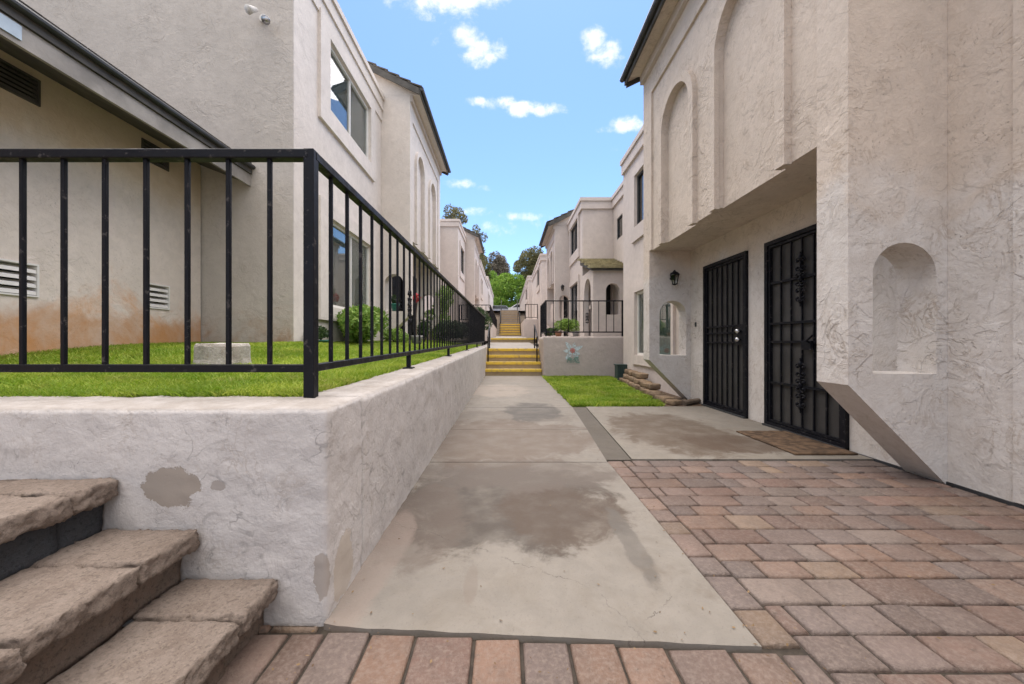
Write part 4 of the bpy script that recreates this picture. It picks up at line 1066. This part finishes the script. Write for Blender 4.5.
# cars in the lot
def car(label, x, y, z, mat, ang=0):
    t = thing('parked_car', label, 'car', (x, y, z), 'cars parked beyond the steps')
    b = NB(); prism(b, 'xz', [(x-2.1, z+.3), (x+2.1, z+.3), (x+2.15, z+.75), (x+1.3, z+.95), (x+.8, z+1.4), (x-1.1, z+1.42), (x-1.8, z+.98), (x-2.15, z+.9)], [], y-.85, y+.85)
    bmesh.ops.bevel(b, geom=list(b.edges), offset=.04, segments=2, affect='EDGES'); mk('body', b, mat, t)
    b = NB(); prism(b, 'xz', [(x-1.6, z+.98), (x+1.15, z+.98), (x+.75, z+1.34), (x-1.05, z+1.36)], [], y-.865, y-.85); mk('side_window', b, m_carglass, t)
    for wx in (-1.35, 1.35):
        b = NB(); lathe(b, (0, 0, 0), [(.2, 0), (.32, .02), (.32, .2), (.2, .22)], 18)
        for v in b.verts: v.co = Vector((x+wx+v.co.x, y-.88+v.co.z, z+.32+v.co.y))
        mk('wheel', b, m_tyre, t)
car('white parked car right of the top of the steps', 2.3, 47.0, 4.36, m_carw)
car('grey blue parked car behind the top of the steps', -.9, 50.5, 4.5, m_carg)
# ------------------------------------------------------------------ trees
tree('broadleaf_tree', 'bright green broad tree closing the end of the path', (.8, 58, 4), 7.4, (4.4, 3.5, 3.0), 16000, .30, m_leafg, trunk=.25, nb=26, seed=3)
tree('broadleaf_tree', 'dense green tree at the path end, left of the bright one', (-3.2, 63, 4), 8.6, (3.6, 3, 3.3), 10000, .32, m_leafg, trunk=.25, nb=20, seed=8)
tree('eucalyptus_tree', 'tall brown grey tree with thin crown left of the gap', (-2.0, 85, 4.5), 15.8, (4.0, 4, 6.4), 16000, .5, m_leafgrey, trunk=.35, nb=26, seed=5)
tree('eucalyptus_tree', 'olive brown tree behind the far left roofs', (-5.2, 62, 4), 12.0, (3.8, 3, 5.4), 18000, .36, m_leafo, trunk=.3, nb=24, seed=11)
tree('pine_tree', 'round topped pine above the left parapet roof', (-6.3, 44, 4), 12.9, (1.9, 1.9, 2.6), 5000, .25, m_leafo, trunk=.22, nb=18, seed=21)
tree('pine_tree', 'rounded olive green tree over the far right roof', (4.6, 60, 4), 11.4, (3.4, 3, 4.3), 18000, .34, m_leafo, trunk=.3, nb=24, seed=31)
tree('pine_tree', 'thin dark treetop rising over the dark eave on the left', (-4.2, 50, 4), 12.3, (1.8, 1.8, 3.2), 2600, .28, m_leafo, trunk=.2, nb=16, seed=41)
tree('slender_tree', 'small round tree on a bare thin trunk in the sky gap', (3.2, 110, 5), 20.3, (1.7, 1.7, 1.6), 1500, .45, m_leafgrey, trunk=.16, nb=12, seed=51)
tree('broadleaf_tree', 'low dark tree under the bright tree at the path end', (2.9, 53, 4), 3.7, (1.6, 1.4, 1.4), 3500, .22, m_leafd, trunk=.15, nb=12, seed=61)
struct(mk('far_hills', (lambda b: ([b.faces.new((b.verts.new((x, 380, 0)), b.verts.new((x+60, 380, 0)), b.verts.new((x+60, 400, 12+8*mn.noise(Vector(((x+60)*.01, 0, 0))))), b.verts.new((x, 400, 12+8*mn.noise(Vector((x*.01, 0, 0))))))) for x in range(-480, 480, 60)], b)[1])(NB()), m_leafo, recalc=False))

pts = []
while len(pts) < 420:
    x = random.choice((random.uniform(-.58, .95), random.uniform(.8, 2.93), random.choice((-.6, .79, 2.93))+random.gauss(0, .03))); y_ = 1.0+6*random.random()**1.7
    if x > .97 and y_ > 5.3: continue
    pts.append((x, y_, .011))
P_ = np.array(pts); n_ = len(P_); a_ = rng.uniform(0, 6.28, n_); l_ = rng.uniform(.002, .008, n_); 
dv = np.stack([np.cos(a_)*l_, np.sin(a_)*l_, rng.uniform(-.0005, .002, n_)], 1); pv_ = np.stack([-np.sin(a_)*l_*.45, np.cos(a_)*l_*.45, rng.uniform(0, .002, n_)], 1)
struct(rawmesh('leaf_litter', np.stack([P_-dv, P_+pv_, P_+dv, P_-pv_], 1).reshape(-1, 3), np.arange(4*n_).reshape(n_, 4), leafmat('dry_leaf', (.10, .06, .03), (.30, .20, .10), .1)), 'stuff')
